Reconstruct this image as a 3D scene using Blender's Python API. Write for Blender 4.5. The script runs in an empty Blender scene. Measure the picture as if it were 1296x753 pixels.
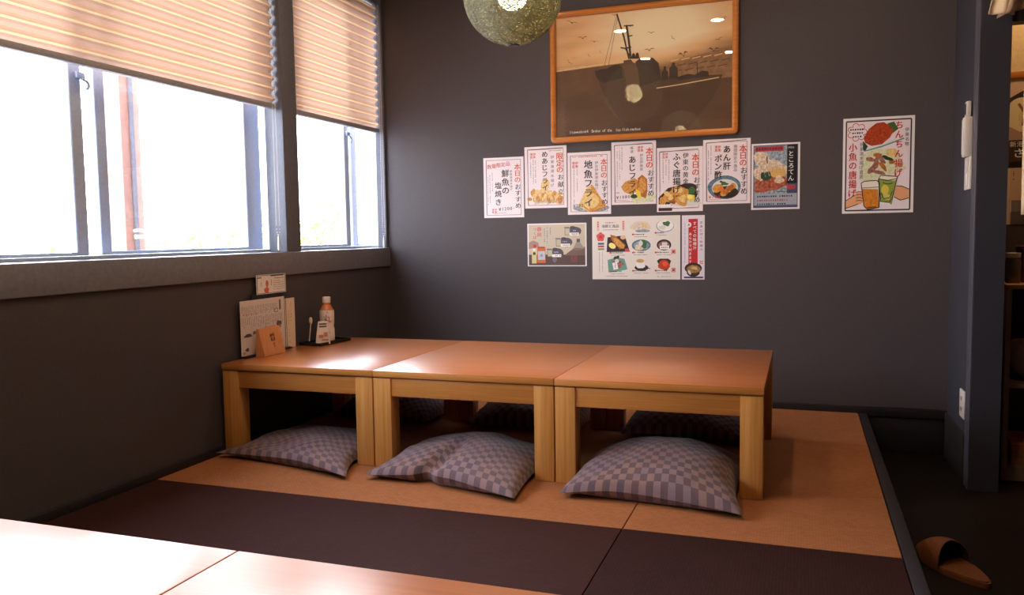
import bpy, bmesh, math, random
from mathutils import Vector, Matrix
random.seed(7)
PI = math.pi
scene = bpy.context.scene
COL = scene.collection

# ------------------------------------------------------------------ helpers
def s2l(c):
    c /= 255.0
    return c / 12.92 if c <= 0.04045 else ((c + 0.055) / 1.055) ** 2.4
def rgb(r, g, b): return (s2l(r), s2l(g), s2l(b), 1.0)

class MB:
    """collects shapes and links them as ONE mesh object"""
    def __init__(self):
        self.v = []; self.f = []; self.m = []; self.uv = {}; self.sm = []
    def face(self, idx, m=0, smooth=False):
        self.f.append(tuple(idx)); self.m.append(m); self.sm.append(smooth)
    def add(self, verts, faces, m=0, smooth=False):
        o = len(self.v); self.v += [tuple(p) for p in verts]
        for f in faces: self.face([i + o for i in f], m, smooth)
    def box(self, x0, x1, y0, y1, z0, z1, m=0, bevel=0.0, seg=2):
        if bevel <= 0:
            self.add([(x0,y0,z0),(x1,y0,z0),(x1,y1,z0),(x0,y1,z0),(x0,y0,z1),(x1,y0,z1),(x1,y1,z1),(x0,y1,z1)],
                     [(0,3,2,1),(4,5,6,7),(0,1,5,4),(1,2,6,5),(2,3,7,6),(3,0,4,7)], m)
            return
        b = bmesh.new(); bmesh.ops.create_cube(b, size=1)
        for v in b.verts:
            v.co = ((x0+x1)/2 + v.co.x*(x1-x0), (y0+y1)/2 + v.co.y*(y1-y0), (z0+z1)/2 + v.co.z*(z1-z0))
        bmesh.ops.bevel(b, geom=b.edges[:], offset=bevel, segments=seg, affect='EDGES', profile=0.5)
        self.addbm(b, m, True)
    def addbm(self, b, m=0, smooth=False):
        b.verts.index_update()
        self.add([v.co[:] for v in b.verts], [[v.index for v in f.verts] for f in b.faces], m, smooth); b.free()
    def tube(self, pts, r, m=0, seg=8, closed=False, caps=True):
        pts = [Vector(p) for p in pts]; n = len(pts); rings = []
        rr = r if isinstance(r, (list, tuple)) else [r]*n
        prev = None
        for i, p in enumerate(pts):
            a = pts[(i-1) % n] if (closed or i > 0) else p
            c = pts[(i+1) % n] if (closed or i < n-1) else p
            d = (c - a).normalized()
            if prev is None:
                up = Vector((0,0,1)) if abs(d.z) < .9 else Vector((1,0,0))
                nx = d.cross(up).normalized()
            else:
                nx = (prev - d*prev.dot(d)).normalized()
            prev = nx; ny = d.cross(nx)
            rings.append([p + (nx*math.cos(2*PI*k/seg) + ny*math.sin(2*PI*k/seg))*rr[i] for k in range(seg)])
        o = len(self.v)
        for g in rings: self.v += [q[:] for q in g]
        for i in range(n if closed else n-1):
            j = (i+1) % n
            for k in range(seg):
                k2 = (k+1) % seg
                self.face((o+i*seg+k, o+i*seg+k2, o+j*seg+k2, o+j*seg+k), m, True)
        if caps and not closed:
            self.face([o+k for k in range(seg)][::-1], m); self.face([o+(n-1)*seg+k for k in range(seg)], m)
    def lathe(self, prof, c=(0,0,0), seg=32, m=0, smooth=True):
        o = len(self.v); n = len(prof)
        for r, z in prof:
            for k in range(seg):
                a = 2*PI*k/seg; self.v.append((c[0]+r*math.cos(a), c[1]+r*math.sin(a), c[2]+z))
        for i in range(n-1):
            for k in range(seg):
                k2 = (k+1) % seg
                self.face((o+i*seg+k, o+i*seg+k2, o+(i+1)*seg+k2, o+(i+1)*seg+k), m, smooth)
        if prof[0][0] > 1e-5: self.face([o+k for k in range(seg)][::-1], m)
        if prof[-1][0] > 1e-5: self.face([o+(n-1)*seg+k for k in range(seg)], m)
    def prism(self, poly, fn, d0, d1, m=0):
        """poly: 2-D points; fn(a, b, d) -> 3-D"""
        n = len(poly); o = len(self.v)
        for d in (d0, d1):
            for a, b in poly: self.v.append(fn(a, b, d))
        self.face([o+i for i in range(n)][::-1], m); self.face([o+n+i for i in range(n)], m)
        for i in range(n):
            j = (i+1) % n; self.face((o+i, o+j, o+n+j, o+n+i), m)
    def build(self, name, mats, parent=None, loc=(0,0,0), rot=(0,0,0), sharp=35, recalc=False):
        me = bpy.data.meshes.new(name)
        me.from_pydata(self.v, [], self.f)
        mats = mats if isinstance(mats, (list, tuple)) else [mats]
        for mt in mats: me.materials.append(mt)
        me.polygons.foreach_set('material_index', self.m)
        me.polygons.foreach_set('use_smooth', self.sm)
        if recalc:
            b = bmesh.new(); b.from_mesh(me); bmesh.ops.recalc_face_normals(b, faces=b.faces[:]); b.to_mesh(me); b.free()
        if any(self.sm): me.set_sharp_from_angle(angle=math.radians(sharp))
        me.update()
        o = bpy.data.objects.new(name, me); COL.objects.link(o)
        o.location = loc; o.rotation_euler = rot
        if parent: o.parent = parent
        return o

def tag(o, label, cat, group=None):
    o['label'] = label; o['category'] = cat
    if group: o['group'] = group
    return o
def thing(name, label, cat, loc=(0,0,0), rotz=0.0, group=None):
    o = bpy.data.objects.new(name, None); COL.objects.link(o)
    o.location = loc; o.rotation_euler = (0,0,rotz); o.empty_display_size = .05
    return tag(o, label, cat, group)
def struct(o, label=None):
    o['kind'] = 'structure'
    if label: o['label'] = label
    return o

# ------------------------------------------------------------------ materials
def new_mat(name):
    m = bpy.data.materials.new(name); m.use_nodes = True
    nt = m.node_tree; nt.nodes.clear()
    out = nt.nodes.new('ShaderNodeOutputMaterial')
    return m, nt, out
def N(nt, t, **kw):
    n = nt.nodes.new(t)
    for k, v in kw.items():
        if k in n.inputs: n.inputs[k].default_value = v
        else: setattr(n, k, v)
    return n
def L(nt, a, b): nt.links.new(a, b)
def ramp(nt, fac, stops):
    r = nt.nodes.new('ShaderNodeValToRGB'); e = r.color_ramp.elements
    while len(e) < len(stops): e.new(0.5)
    for el, (p, c) in zip(e, stops): el.position = p; el.color = c
    L(nt, fac, r.inputs['Fac']); return r
def principled(nt, out, color=None, rough=.5, **kw):
    p = nt.nodes.new('ShaderNodeBsdfPrincipled'); p.inputs['Roughness'].default_value = rough
    if color is not None: p.inputs['Base Color'].default_value = color
    for k, v in kw.items(): p.inputs[k.replace('_', ' ')].default_value = v
    L(nt, p.outputs[0], out.inputs['Surface']); return p
def coords(nt, scale=(1,1,1), which='Object', rot=(0,0,0)):
    tc = nt.nodes.new('ShaderNodeTexCoord'); mp = nt.nodes.new('ShaderNodeMapping')
    mp.inputs['Scale'].default_value = scale; mp.inputs['Rotation'].default_value = rot
    L(nt, tc.outputs[which], mp.inputs['Vector']); return mp.outputs[0]
def bump(nt, p, h, strength=.3, dist=.002):
    b = N(nt, 'ShaderNodeBump', Strength=strength, Distance=dist)
    L(nt, h, b.inputs['Height']); L(nt, b.outputs[0], p.inputs['Normal'])

def mottled(name, c1, c2, scale=40, rough=.6, bumps=0.0, detail=4, bdist=.002, **kw):
    m, nt, out = new_mat(name); p = principled(nt, out, None, rough, **kw)
    n = N(nt, 'ShaderNodeTexNoise', Scale=scale, Detail=detail); L(nt, coords(nt), n.inputs['Vector'])
    r = ramp(nt, n.outputs[0], [(.3, c1), (.7, c2)]); L(nt, r.outputs[0], p.inputs['Base Color'])
    if bumps: bump(nt, p, n.outputs[0], bumps, bdist)
    return m
def wood(name, c1, c2, axis='x', rough=.35, coat=.3, coat_rough=.15, fine=1.0):
    m, nt, out = new_mat(name)
    p = principled(nt, out, None, rough, Coat_Weight=coat, Coat_Roughness=coat_rough, Coat_IOR=1.5, Specular_IOR_Level=.2)
    st = {'x': (1.2, 40, 40), 'y': (40, 1.2, 40), 'z': (40, 40, 1.2)}[axis]
    st = tuple(a*fine for a in st)
    n1 = N(nt, 'ShaderNodeTexNoise', Scale=1.0, Detail=5, Roughness=.6); L(nt, coords(nt, st), n1.inputs['Vector'])
    st2 = tuple(a*4 for a in st)
    n2 = N(nt, 'ShaderNodeTexNoise', Scale=1.0, Detail=2); L(nt, coords(nt, st2), n2.inputs['Vector'])
    mx = N(nt, 'ShaderNodeMix', data_type='FLOAT'); mx.inputs[0].default_value = .4
    L(nt, n1.outputs[0], mx.inputs[2]); L(nt, n2.outputs[0], mx.inputs[3])
    r = ramp(nt, mx.outputs[0], [(.32, c1), (.66, c2)]); L(nt, r.outputs[0], p.inputs['Base Color'])
    bump(nt, p, mx.outputs[0], .08, .001)
    return m
_flat = {}
def flat(r, g, b, rough=.5, name='ink'):
    k = (r, g, b, rough)
    if k not in _flat:
        m, nt, out = new_mat('%s_%d_%d_%d' % (name, r, g, b))
        p = principled(nt, out, rgb(r, g, b), rough)
        n = N(nt, 'ShaderNodeTexNoise', Scale=300.0, Detail=2); L(nt, coords(nt), n.inputs['Vector'])
        mp = N(nt, 'ShaderNodeMapRange'); mp.inputs[3].default_value = max(rough-.06, .02); mp.inputs[4].default_value = rough+.06
        L(nt, n.outputs[0], mp.inputs[0]); L(nt, mp.outputs[0], p.inputs['Roughness'])
        _flat[k] = m
    return _flat[k]
def emit(name, color, strength):
    m, nt, out = new_mat(name); e = N(nt, 'ShaderNodeEmission', Color=color, Strength=strength)
    L(nt, e.outputs[0], out.inputs['Surface']); return m
def glass(name, ior=1.45, rough=0.0, tint=(1,1,1,1)):
    m, nt, out = new_mat(name)
    t = N(nt, 'ShaderNodeBsdfTransparent', Color=tint); g = N(nt, 'ShaderNodeBsdfGlossy', Roughness=rough)
    lw = N(nt, 'ShaderNodeLayerWeight', Blend=.5); f0 = ((ior-1)/(ior+1))**2
    pw_ = N(nt, 'ShaderNodeMath', operation='POWER'); L(nt, lw.outputs['Facing'], pw_.inputs[0]); pw_.inputs[1].default_value = 5.0
    fr = N(nt, 'ShaderNodeMath', operation='MULTIPLY_ADD'); L(nt, pw_.outputs[0], fr.inputs[0]); fr.inputs[1].default_value = 1-f0; fr.inputs[2].default_value = f0
    mx = nt.nodes.new('ShaderNodeMixShader')
    L(nt, fr.outputs[0], mx.inputs[0]); L(nt, t.outputs[0], mx.inputs[1]); L(nt, g.outputs[0], mx.inputs[2])
    L(nt, mx.outputs[0], out.inputs['Surface']); return m

M = {}
M['wall'] = mottled('charcoal_wallpaper', rgb(69,62,65), rgb(80,72,75), 260, .62, .35, 3, .001)
M['pier'] = mottled('navy_charcoal_pier', rgb(48,47,56), rgb(58,57,67), 260, .6, .3, 3, .001)
M['sillwood'] = mottled('flare_lifted_timber', rgb(116,115,124), rgb(128,127,136), 60, .5, .1)  # colour lifted to carry the lens-flare haze; the timber itself is darker
M['mullion'] = mottled('flare_paled_post', rgb(98,100,112), rgb(108,110,122), 60, .5, .1)  # paler, cooler tone: flare wash around the window painted into the post
M['base'] = mottled('black_baseboard', rgb(32,28,32), rgb(40,36,40), 60, .5)
M['corner'] = mottled('corner_bead', rgb(74,73,84), rgb(84,83,94), 80, .45)
M['ceil'] = mottled('dark_ceiling_boards', rgb(120,105,92), rgb(134,117,102), 30, .7)
M['lowfloor'] = wood('dark_floor_boards', rgb(18,11,9), rgb(27,17,13), 'y', .5, .1, .3)
M['top'] = wood('lacquered_table_veneer', rgb(170,93,34), rgb(190,111,44), 'x', .3, 1.0, .33, .8)
M['leg'] = wood('pale_leg_wood', rgb(196,134,66), rgb(220,160,90), 'z', .4, .25, .25)
M['rail'] = wood('pale_rail_wood', rgb(194,128,62), rgb(214,148,80), 'x', .4, .25, .25)
M['frame'] = wood('orange_frame_wood', rgb(186,108,42), rgb(208,130,58), 'x', .35, .5, .2)
M['signwood'] = wood('sign_wood', rgb(206,138,92), rgb(222,156,108), 'z', .5, 0)
M['alu'] = mottled('flare_paled_aluminium_sash', rgb(172,188,218), rgb(184,200,230), 90, .4)  # bluish paleness of the flare put into the aluminium colour
M['alud'] = mottled('flare_paled_window_track', rgb(150,160,180), rgb(162,172,192), 90, .45)  # lightened like the sashes to imitate the flare
M['glass'] = glass('window_glass')
M['picglass'] = glass('picture_glass', 1.5)
M['plastic'] = flat(222,214,208,.4,'white_plastic')
M['plasticd'] = flat(60,48,44,.4,'dark_plastic')
M['black'] = flat(24,24,28,.35,'black_lacquer')
M['paper'] = flat(244,238,240,.32,'laminated_paper')

def tatami(name, c1, c2, axis):
    m, nt, out = new_mat(name); p = principled(nt, out, None, .75, Specular_IOR_Level=.05)
    v = coords(nt)
    br = N(nt, 'ShaderNodeTexBrick', Scale=1.0)
    br.inputs['Brick Width'].default_value = .016; br.inputs['Row Height'].default_value = .0085
    br.inputs['Mortar Size'].default_value = .0014; br.inputs['Mortar Smooth'].default_value = .6
    br.offset = .5
    v2 = coords(nt, rot=(0,0,0 if axis == 'x' else PI/2))
    L(nt, v2, br.inputs['Vector'])
    br.inputs['Color1'].default_value = c1; br.inputs['Color2'].default_value = c2
    br.inputs['Mortar'].default_value = tuple(a*.72 for a in c1[:3]) + (1,)
    n = N(nt, 'ShaderNodeTexNoise', Scale=9.0, Detail=4); L(nt, v, n.inputs['Vector'])
    mx = N(nt, 'ShaderNodeMix', data_type='RGBA', blend_type='MULTIPLY'); mx.inputs[0].default_value = .35
    r = ramp(nt, n.outputs[0], [(.3, (.72,.72,.72,1)), (.7, (1,1,1,1))])
    L(nt, br.outputs[0], mx.inputs[6]); L(nt, r.outputs[0], mx.inputs[7]); L(nt, mx.outputs[2], p.inputs['Base Color'])
    bump(nt, p, br.outputs[1], -.4, .001)
    return m
M['tan'] = tatami('tan_tatami_weave', rgb(166,108,72), rgb(154,99,64), 'x')
M['dark1'] = tatami('brown_tatami_weave', rgb(62,37,33), rgb(56,33,30), 'x')
M['dark2'] = tatami('brown_tatami_weave_turned', rgb(54,32,29), rgb(49,29,26), 'y')

def cushion_mat():
    m, nt, out = new_mat('checked_cushion_cloth'); p = principled(nt, out, None, .8, Sheen_Weight=.2)
    uv = coords(nt, (1,1,1), 'UV')
    ch = N(nt, 'ShaderNodeTexChecker', Scale=1/.0238); L(nt, uv, ch.inputs['Vector'])
    n = N(nt, 'ShaderNodeTexVoronoi', Scale=1/.0476); L(nt, uv, n.inputs['Vector'])
    sep = N(nt, 'ShaderNodeSeparateColor'); L(nt, n.outputs['Color'], sep.inputs[0])
    dark = ramp(nt, sep.outputs[0], [(.2, rgb(84,68,80)), (.8, rgb(98,72,74))])
    light = ramp(nt, sep.outputs[1], [(.2, rgb(120,100,112)), (.8, rgb(132,102,100))])
    mx = N(nt, 'ShaderNodeMix', data_type='RGBA'); L(nt, ch.outputs[1], mx.inputs[0])
    L(nt, dark.outputs[0], mx.inputs[6]); L(nt, light.outputs[0], mx.inputs[7]); L(nt, mx.outputs[2], p.inputs['Base Color'])
    w = N(nt, 'ShaderNodeTexNoise', Scale=900.0); L(nt, uv, w.inputs['Vector']); bump(nt, p, w.outputs[0], .2, .001)
    return m
M['cushion'] = cushion_mat()

def blind_mat(name, col, trans, mixf):
    m, nt, out = new_mat(name)
    d = N(nt, 'ShaderNodeBsdfDiffuse', Color=col); t = N(nt, 'ShaderNodeBsdfTranslucent', Color=trans)
    n = N(nt, 'ShaderNodeTexNoise', Scale=400.0, Detail=2); L(nt, coords(nt), n.inputs['Vector'])
    mr = N(nt, 'ShaderNodeMapRange'); mr.inputs[3].default_value = mixf-.05; mr.inputs[4].default_value = mixf+.05
    L(nt, n.outputs[0], mr.inputs[0])
    mx = nt.nodes.new('ShaderNodeMixShader'); L(nt, mr.outputs[0], mx.inputs[0])
    L(nt, d.outputs[0], mx.inputs[1]); L(nt, t.outputs[0], mx.inputs[2]); L(nt, mx.outputs[0], out.inputs['Surface'])
    return m
M['blindrail'] = mottled('flare_paled_blind_rail', rgb(150,148,158), rgb(160,158,168), 60, .5)  # pale grey stands in for flare over the rail
M['pleat'] = blind_mat('pleated_blind_cloth', rgb(205,170,148), rgb(150,122,104), .34)
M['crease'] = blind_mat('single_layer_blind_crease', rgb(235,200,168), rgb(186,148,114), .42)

# ------------------------------------------------------------------ room dimensions
XL, YW, XR, CZ = -2.237, 4.22, .645, 2.4
LOW = -.18                                   # lower wooden floor on the right
XE, YB = 3.0, -2.6                           # far right wall, wall behind
SILL, HEAD = .81, 2.2
W1, W2 = (.25, 3.235), (3.35, 4.2)           # the two window openings along the left wall

mb = MB(); mb.box(XL-.3, .30, YB, YW+.02, LOW-.1, -.012); struct(mb.build('floor_platform', M['base']), 'raised platform under the tatami mats')
mb = MB(); mb.box(.30, XE+.1, YB, YW+.02, LOW-.1, LOW); struct(mb.build('floor', M['lowfloor']), 'dark wooden floor below the platform')
mb = MB(); mb.box(XL-.3, XE+.1, YB, YW+.1, CZ, CZ+.1); struct(mb.build('ceiling', M['ceil']))
mb = MB(); mb.box(XL-.053, XE+.1, YW, YW+.12, LOW-.1, CZ); struct(mb.build('wall_back', M['wall']), 'dark charcoal back wall')
mb = MB(); mb.box(XE, XE+.1, YB, YW, LOW-.1, CZ); struct(mb.build('wall_right', M['wall']))
mb = MB(); mb.box(XL-.3, XE+.1, YB-.1, YB, LOW-.1, CZ); struct(mb.build('wall_front', M['wall']))
mb = MB()
T = XL-.098                                   # back of the recess
mb.box(XL-.2, XL, YB, YW, -.012, SILL-.105)
mb.box(XL-.2, XL, YB, W1[0], SILL-.105, CZ)
mb.box(XL-.2, XL, W1[0], YW, HEAD, CZ); mb.box(XL-.2, XL-.053, YW, YW+.4, -.012, SILL); mb.box(XL-.2, XL-.053, YW, YW+.4, HEAD, CZ)
struct(mb.build('wall_left', M['wall']), 'dark wall under the windows')
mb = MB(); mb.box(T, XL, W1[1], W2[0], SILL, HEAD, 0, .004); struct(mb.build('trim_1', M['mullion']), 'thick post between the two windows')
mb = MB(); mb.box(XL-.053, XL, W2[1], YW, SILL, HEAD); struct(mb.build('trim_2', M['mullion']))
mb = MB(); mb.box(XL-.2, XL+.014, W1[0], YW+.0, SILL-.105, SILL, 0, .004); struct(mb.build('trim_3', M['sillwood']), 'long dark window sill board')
# partition pier on the right with its corner board
mb = MB(); mb.box(XR, .748, 3.65, YW, LOW, CZ); struct(mb.build('wall_partition', M['pier']), 'short dark partition pier')
mb = MB(); mb.box(XR-.006, XR, 3.652, 3.742, LOW, CZ, 0, .002); struct(mb.build('trim_4', M['corner']), 'corner board of the partition pier')
mb = MB(); mb.box(.748, XE, 3.665, 3.73, 1.655, CZ); struct(mb.build('trim_5', M['base']), 'dark lintel over the passage')
# baseboards and mat edging
mb = MB(); mb.box(XL, XL+.02, YB, YW, -.012, .03, 0, .003); struct(mb.build('baseboard_left', M['base']))
mb = MB(); mb.box(XL+.02, XR, YW-.03, YW, -.012, .03, 0, .003); struct(mb.build('baseboard_back', M['base']))
mb = MB(); mb.box(.304, XR-.0125, YW-.02, YW, LOW, .03, 0, .003); struct(mb.build('trim_9', M['base']), 'black skirting over the dark floor')
mb = MB(); mb.box(XR-.012, XR, 3.742, YW-.03, LOW, .025, 0, .003); struct(mb.build('baseboard_right', M['base']))
mb = MB(); mb.box(.266, .303, YB, YW-.03, -.08, .002, 0, .004); struct(mb.build('trim_6', M['base']), 'dark wooden edge of the platform')

# ------------------------------------------------------------------ tatami mats (lie loose on the platform)
KX, TF, TR = -.4915, 2.345, .264
def mat(x0, x1, y0, y1, m, label, group='tatami mats on the platform'):
    b = MB(); g = .0012
    b.box(x0+g, x1-g, y0+g, y1-g, -.012, 0, 0, .0015, 1)
    return tag(b.build('tatami_mat', m), label, 'mat', group)
X0 = XL+.02
mat(X0, KX, TF, YW-.03, M['tan'], 'long tan tatami mat under the two tables nearest the window')
mat(KX, TR, TF, YW-.03, M['tan'], 'tan tatami mat under the right-hand table, reaching the dark floor')
mat(X0, KX, 1.465, TF, M['dark1'], 'dark brown tatami mat between the two rows of tables, window side')
mat(KX, TR, 1.465, TF, M['dark2'], 'dark brown tatami mat between the table rows, beside the wooden floor')
mb = MB(); mb.box(X0+.001, TR-.001, YB, 1.463, -.012, 0); struct(mb.build('floor_mats', M['dark1']))

# ------------------------------------------------------------------ low tables
H, TH = .37, .025
def low_table(x0, x1, y0, y1, label, group):
    t = thing('low_table', label, 'table', ((x0+x1)/2, (y0+y1)/2, 0), 0, group)
    w, d = (x1-x0)/2-.0009, (y1-y0)/2
    b = MB(); b.box(-w, w, -d, d, H-TH, H, 0, .002)
    for i_, f in enumerate(b.f):                                    # paler banding round the edge
        zs = [b.v[k][2] for k in f]
        if max(zs)-min(zs) > .01: b.m[i_] = 1
    b.build('tabletop', [M['top'], M['rail']], t)
    lw, ld, i = .073, .07, .003
    for sx in (-1, 1):
        for sy in (-1, 1):
            b = MB(); xa, xb = sorted((sx*(w-i*.5), sx*(w-i*.5-lw))); ya, yb = sorted((sy*(d-i), sy*(d-i-ld)))
            b.box(xa, xb, ya, yb, .0005, H-TH-.0035, 0, .0025); b.box(xa+.012, xb-.012, ya+.012, yb-.012, H-TH-.01, H-TH); b.build('leg', M['leg'], t)
    for sy in (-1, 1):
        ya, yb = sorted((sy*(d-i-.006), sy*(d-i-.03)))
        b = MB(); b.box(-(w-i*.5-lw), w-i*.5-lw, ya, yb, H-TH-.072, H-TH-.0035, 0, .0015); b.build('apron', M['rail'], t)
    for sx in (-1, 1):
        xa, xb = sorted((sx*(w-.012), sx*(w-.036)))
        b = MB(); b.box(xa, xb, -(d-i-ld), d-i-ld, H-TH-.072, H-TH-.0035, 0, .0015); b.build('apron', M['rail'], t)
    return t
TY0, TY1 = 2.721, 3.61
SX = (-2.2165, -1.5263, -.8104, -.1067)
gr = 'row of low tables along the back wall'
low_table(SX[0], SX[1], TY0, TY1, 'low wooden table against the window wall, carrying the menu and bottle', gr)
low_table(SX[1], SX[2], TY0, TY1, 'low wooden table in the middle of the back row of three', gr)
low_table(SX[2], SX[3], TY0, TY1, 'low wooden table at the open right end of the back row', gr)
gf = 'low tables in the near row'
low_table(-1.556, -.856, .184, 1.073, 'near low table by the window, its top shining white', gf)
low_table(-.856, -.156, .184, 1.073, 'near low table farther from the window, only a corner showing', gf)

# ------------------------------------------------------------------ floor cushions
def cushion(label, fl, fr, yb, lx, rx, h, fold=None, seed=0, group='checked floor cushions', yleg=2.721):
    rnd = random.Random(seed); n = 56; b = MB()
    ph = [rnd.uniform(0, 6.28) for _ in range(8)]
    def P(s, t, top):
        # s, t in 0..1 ; front corners flare in front of the table legs
        yf = fl[1] + (fr[1]-fl[1])*s + .03*math.sin(PI*s)**1.2
        y = yf + (yb-yf)*t
        k = lambda c: max(0., min(1., (yleg - y) / max(yleg - c[1], .01)))
        e = .018*math.sin(PI*t)
        xl = lx + (fl[0]-lx)*k(fl)**1.3 + e*.4; xr = rx + (fr[0]-rx)*k(fr)**1.3 - e*.4
        x = xl + (xr-xl)*s
        q = (4*s*(1-s))*(4*t*(1-t))
        z = max(q, 0)**.42
        wr = (math.sin(9*s+5*t+ph[0])*.004 + math.sin(17*s-11*t+ph[1])*.0022 + math.sin(7*s+19*t+ph[2])*.0022 + math.sin(31*t+13*s+ph[3])*.0012) * min(1, q*3+.12)
        hh = h*(.85+.3*math.sin(PI*t*.8+.3))*(.93+.07*math.sin(5*s+ph[4]))
        rim = .018 + .026*math.sin(PI*s)*math.sin(PI*min(1, .25+t)) + .006*math.sin(PI*2*s+ph[5])*math.sin(PI*s)
        lip = rim*(1-.75*min(1, q*4))
        if fold: y += .04*math.exp(-((s-fold[0])/fold[1])**2)*(1-min(1, t*3))
        if top:
            zz = rim + (hh-rim)*z + wr
            if fold:
                sf, wf, df = fold
                c = sf + .07*math.sin(3.2*t+.4)
                g = math.exp(-((s-c)/wf)**2)*max(0, 1-t*1.5)
                zz -= df*g*min(1, z*1.3)
        else:
            zz = max(.002, rim*(1-min(1, q*5)**.6) )
        return (x, y, max(zz, .002)), (s*.58, t*.58)
    uvs = []
    for top in (1, 0):
        o = len(b.v)
        for j in range(n+1):
            for i in range(n+1):
                p, uv = P(i/n, j/n, top); b.v.append(p); uvs.append(uv)
        for j in range(n):
            for i in range(n):
                q = (o+j*(n+1)+i, o+j*(n+1)+i+1, o+(j+1)*(n+1)+i+1, o+(j+1)*(n+1)+i)
                b.face(q if top else q[::-1], 0, True)
    cx, cy = (lx+rx)/2, (fl[1]+yb)/2
    b.v = [(x-cx, y-cy, z) for x, y, z in b.v]
    o = b.build('floor_cushion', M['cushion'], None, (cx, cy, 0), sharp=80)
    me = o.data; ul = me.uv_layers.new(name='UVMap')
    for lp in me.loops: ul.data[lp.index].uv = uvs[lp.vertex_index]
    return tag(o, label, 'cushion', group)
LI = .077
cushion('checked floor cushion under the table end by the window wall', (-2.208, 2.655), (-1.53, 2.52), 3.08, SX[0]+LI+.003, SX[1]-LI-.003, .088, None, 1)
cushion('checked floor cushion with a deep fold, under the middle back table', (-1.478, 2.56), (-.872, 2.462), 3.07, SX[1]+LI+.003, SX[2]-LI-.003, .104, (.40, .05, .045), 2)
cushion('checked floor cushion under the right-hand table beside the open mat', (-.75, 2.56), (-.157, 2.51), 3.1, SX[2]+LI+.003, SX[3]-LI-.003, .138, None, 3)
cushion('shadowed floor cushion at the far side under the right-hand table', (-.725, 3.40), (-.215, 3.38), 3.88, SX[2]+LI+.013, SX[3]-LI-.015, .13, None, 4, 'cushions at the far side of the tables')
cushion('shadowed floor cushion at the far side under the middle table', (-1.435, 3.40), (-.91, 3.38), 3.88, SX[1]+LI+.013, SX[2]-LI-.015, .13, None, 5, 'cushions at the far side of the tables')
cushion('shadowed floor cushion at the far side under the table by the window', (-2.12, 3.40), (-1.62, 3.38), 3.88, SX[0]+LI+.013, SX[1]-LI-.015, .13, None, 6, 'cushions at the far side of the tables')

# ------------------------------------------------------------------ windows
def window(name, label, y0, y1, inner, outer):
    """inner/outer: lists of (ya, yb) sash spans; frame channel all round"""
    w = thing(name, label, 'window', (T, (y0+y1)/2, SILL)); del w['category']; struct(w)
    yc = (y0+y1)/2
    b = MB(); xa, xb = -.10, 0.0
    b.box(xa, xb, y0-yc, y0-yc+.02, 0, HEAD-SILL, 0); b.box(xa, xb, y1-yc-.02, y1-yc, 0, HEAD-SILL, 0)
    b.box(xa, xb, y0-yc, y1-yc, 0, .012, 0); b.box(xa, xb, y0-yc, y1-yc, HEAD-SILL-.03, HEAD-SILL, 0)
    b.build('window_frame', M['alud'], w)
    for xc, spans in ((-.028, inner), (-.068, outer)):
        for ya, yb, sw, *sr in spans:
            b = MB(); hw = .015; z0, z1 = .013, HEAD-SILL-.031
            a, c = ya-yc, yb-yc; s2 = sr[0] if sr else sw
            b.box(xc-hw, xc+hw, a, a+sw, z0, z1, 0, .003, 1); b.box(xc-hw, xc+hw, c-s2, c, z0, z1, 0, .003, 1)
            b.box(xc-hw, xc+hw, a+sw, c-s2, z0, z0+.012, 0); b.box(xc-hw, xc+hw, a+sw, c-s2, z1-.04, z1, 0)
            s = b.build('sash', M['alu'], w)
            b = MB(); b.box(xc-.002, xc+.002, a+sw, c-s2, z0+.012, z1-.04)
            b.build('pane', M['glass'], s)
    return w
w1 = window('window_1', 'wide sliding window nearer the camera', W1[0], 3.39, [(1.06, 2.225, .052)], [(2.315, 3.265, .05, .11), (.30, 1.1, .05)])
w2 = window('window_2', 'narrow window beside the back wall', 3.392, 4.46, [(3.43, 4.0, .045)], [(4.09, 4.43, .06)])
b = MB()                                            # hooked latch heads of the sashes
def latch(w, y, z, x=-.012):
    b = MB(); b.box(0, .012, -.018, .018, -.012, .012, 0, .003)
    pts = [(.012, .03*math.sin(a), -.012-.03*(1-math.cos(a))*.6) for a in [k*.35 for k in range(8)]]
    b.tube(pts, .005, 0, 8)
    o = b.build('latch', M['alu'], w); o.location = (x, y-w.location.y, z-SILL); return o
latch(w1, 2.215, 1.44); latch(w2, 3.985, 1.435)

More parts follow.
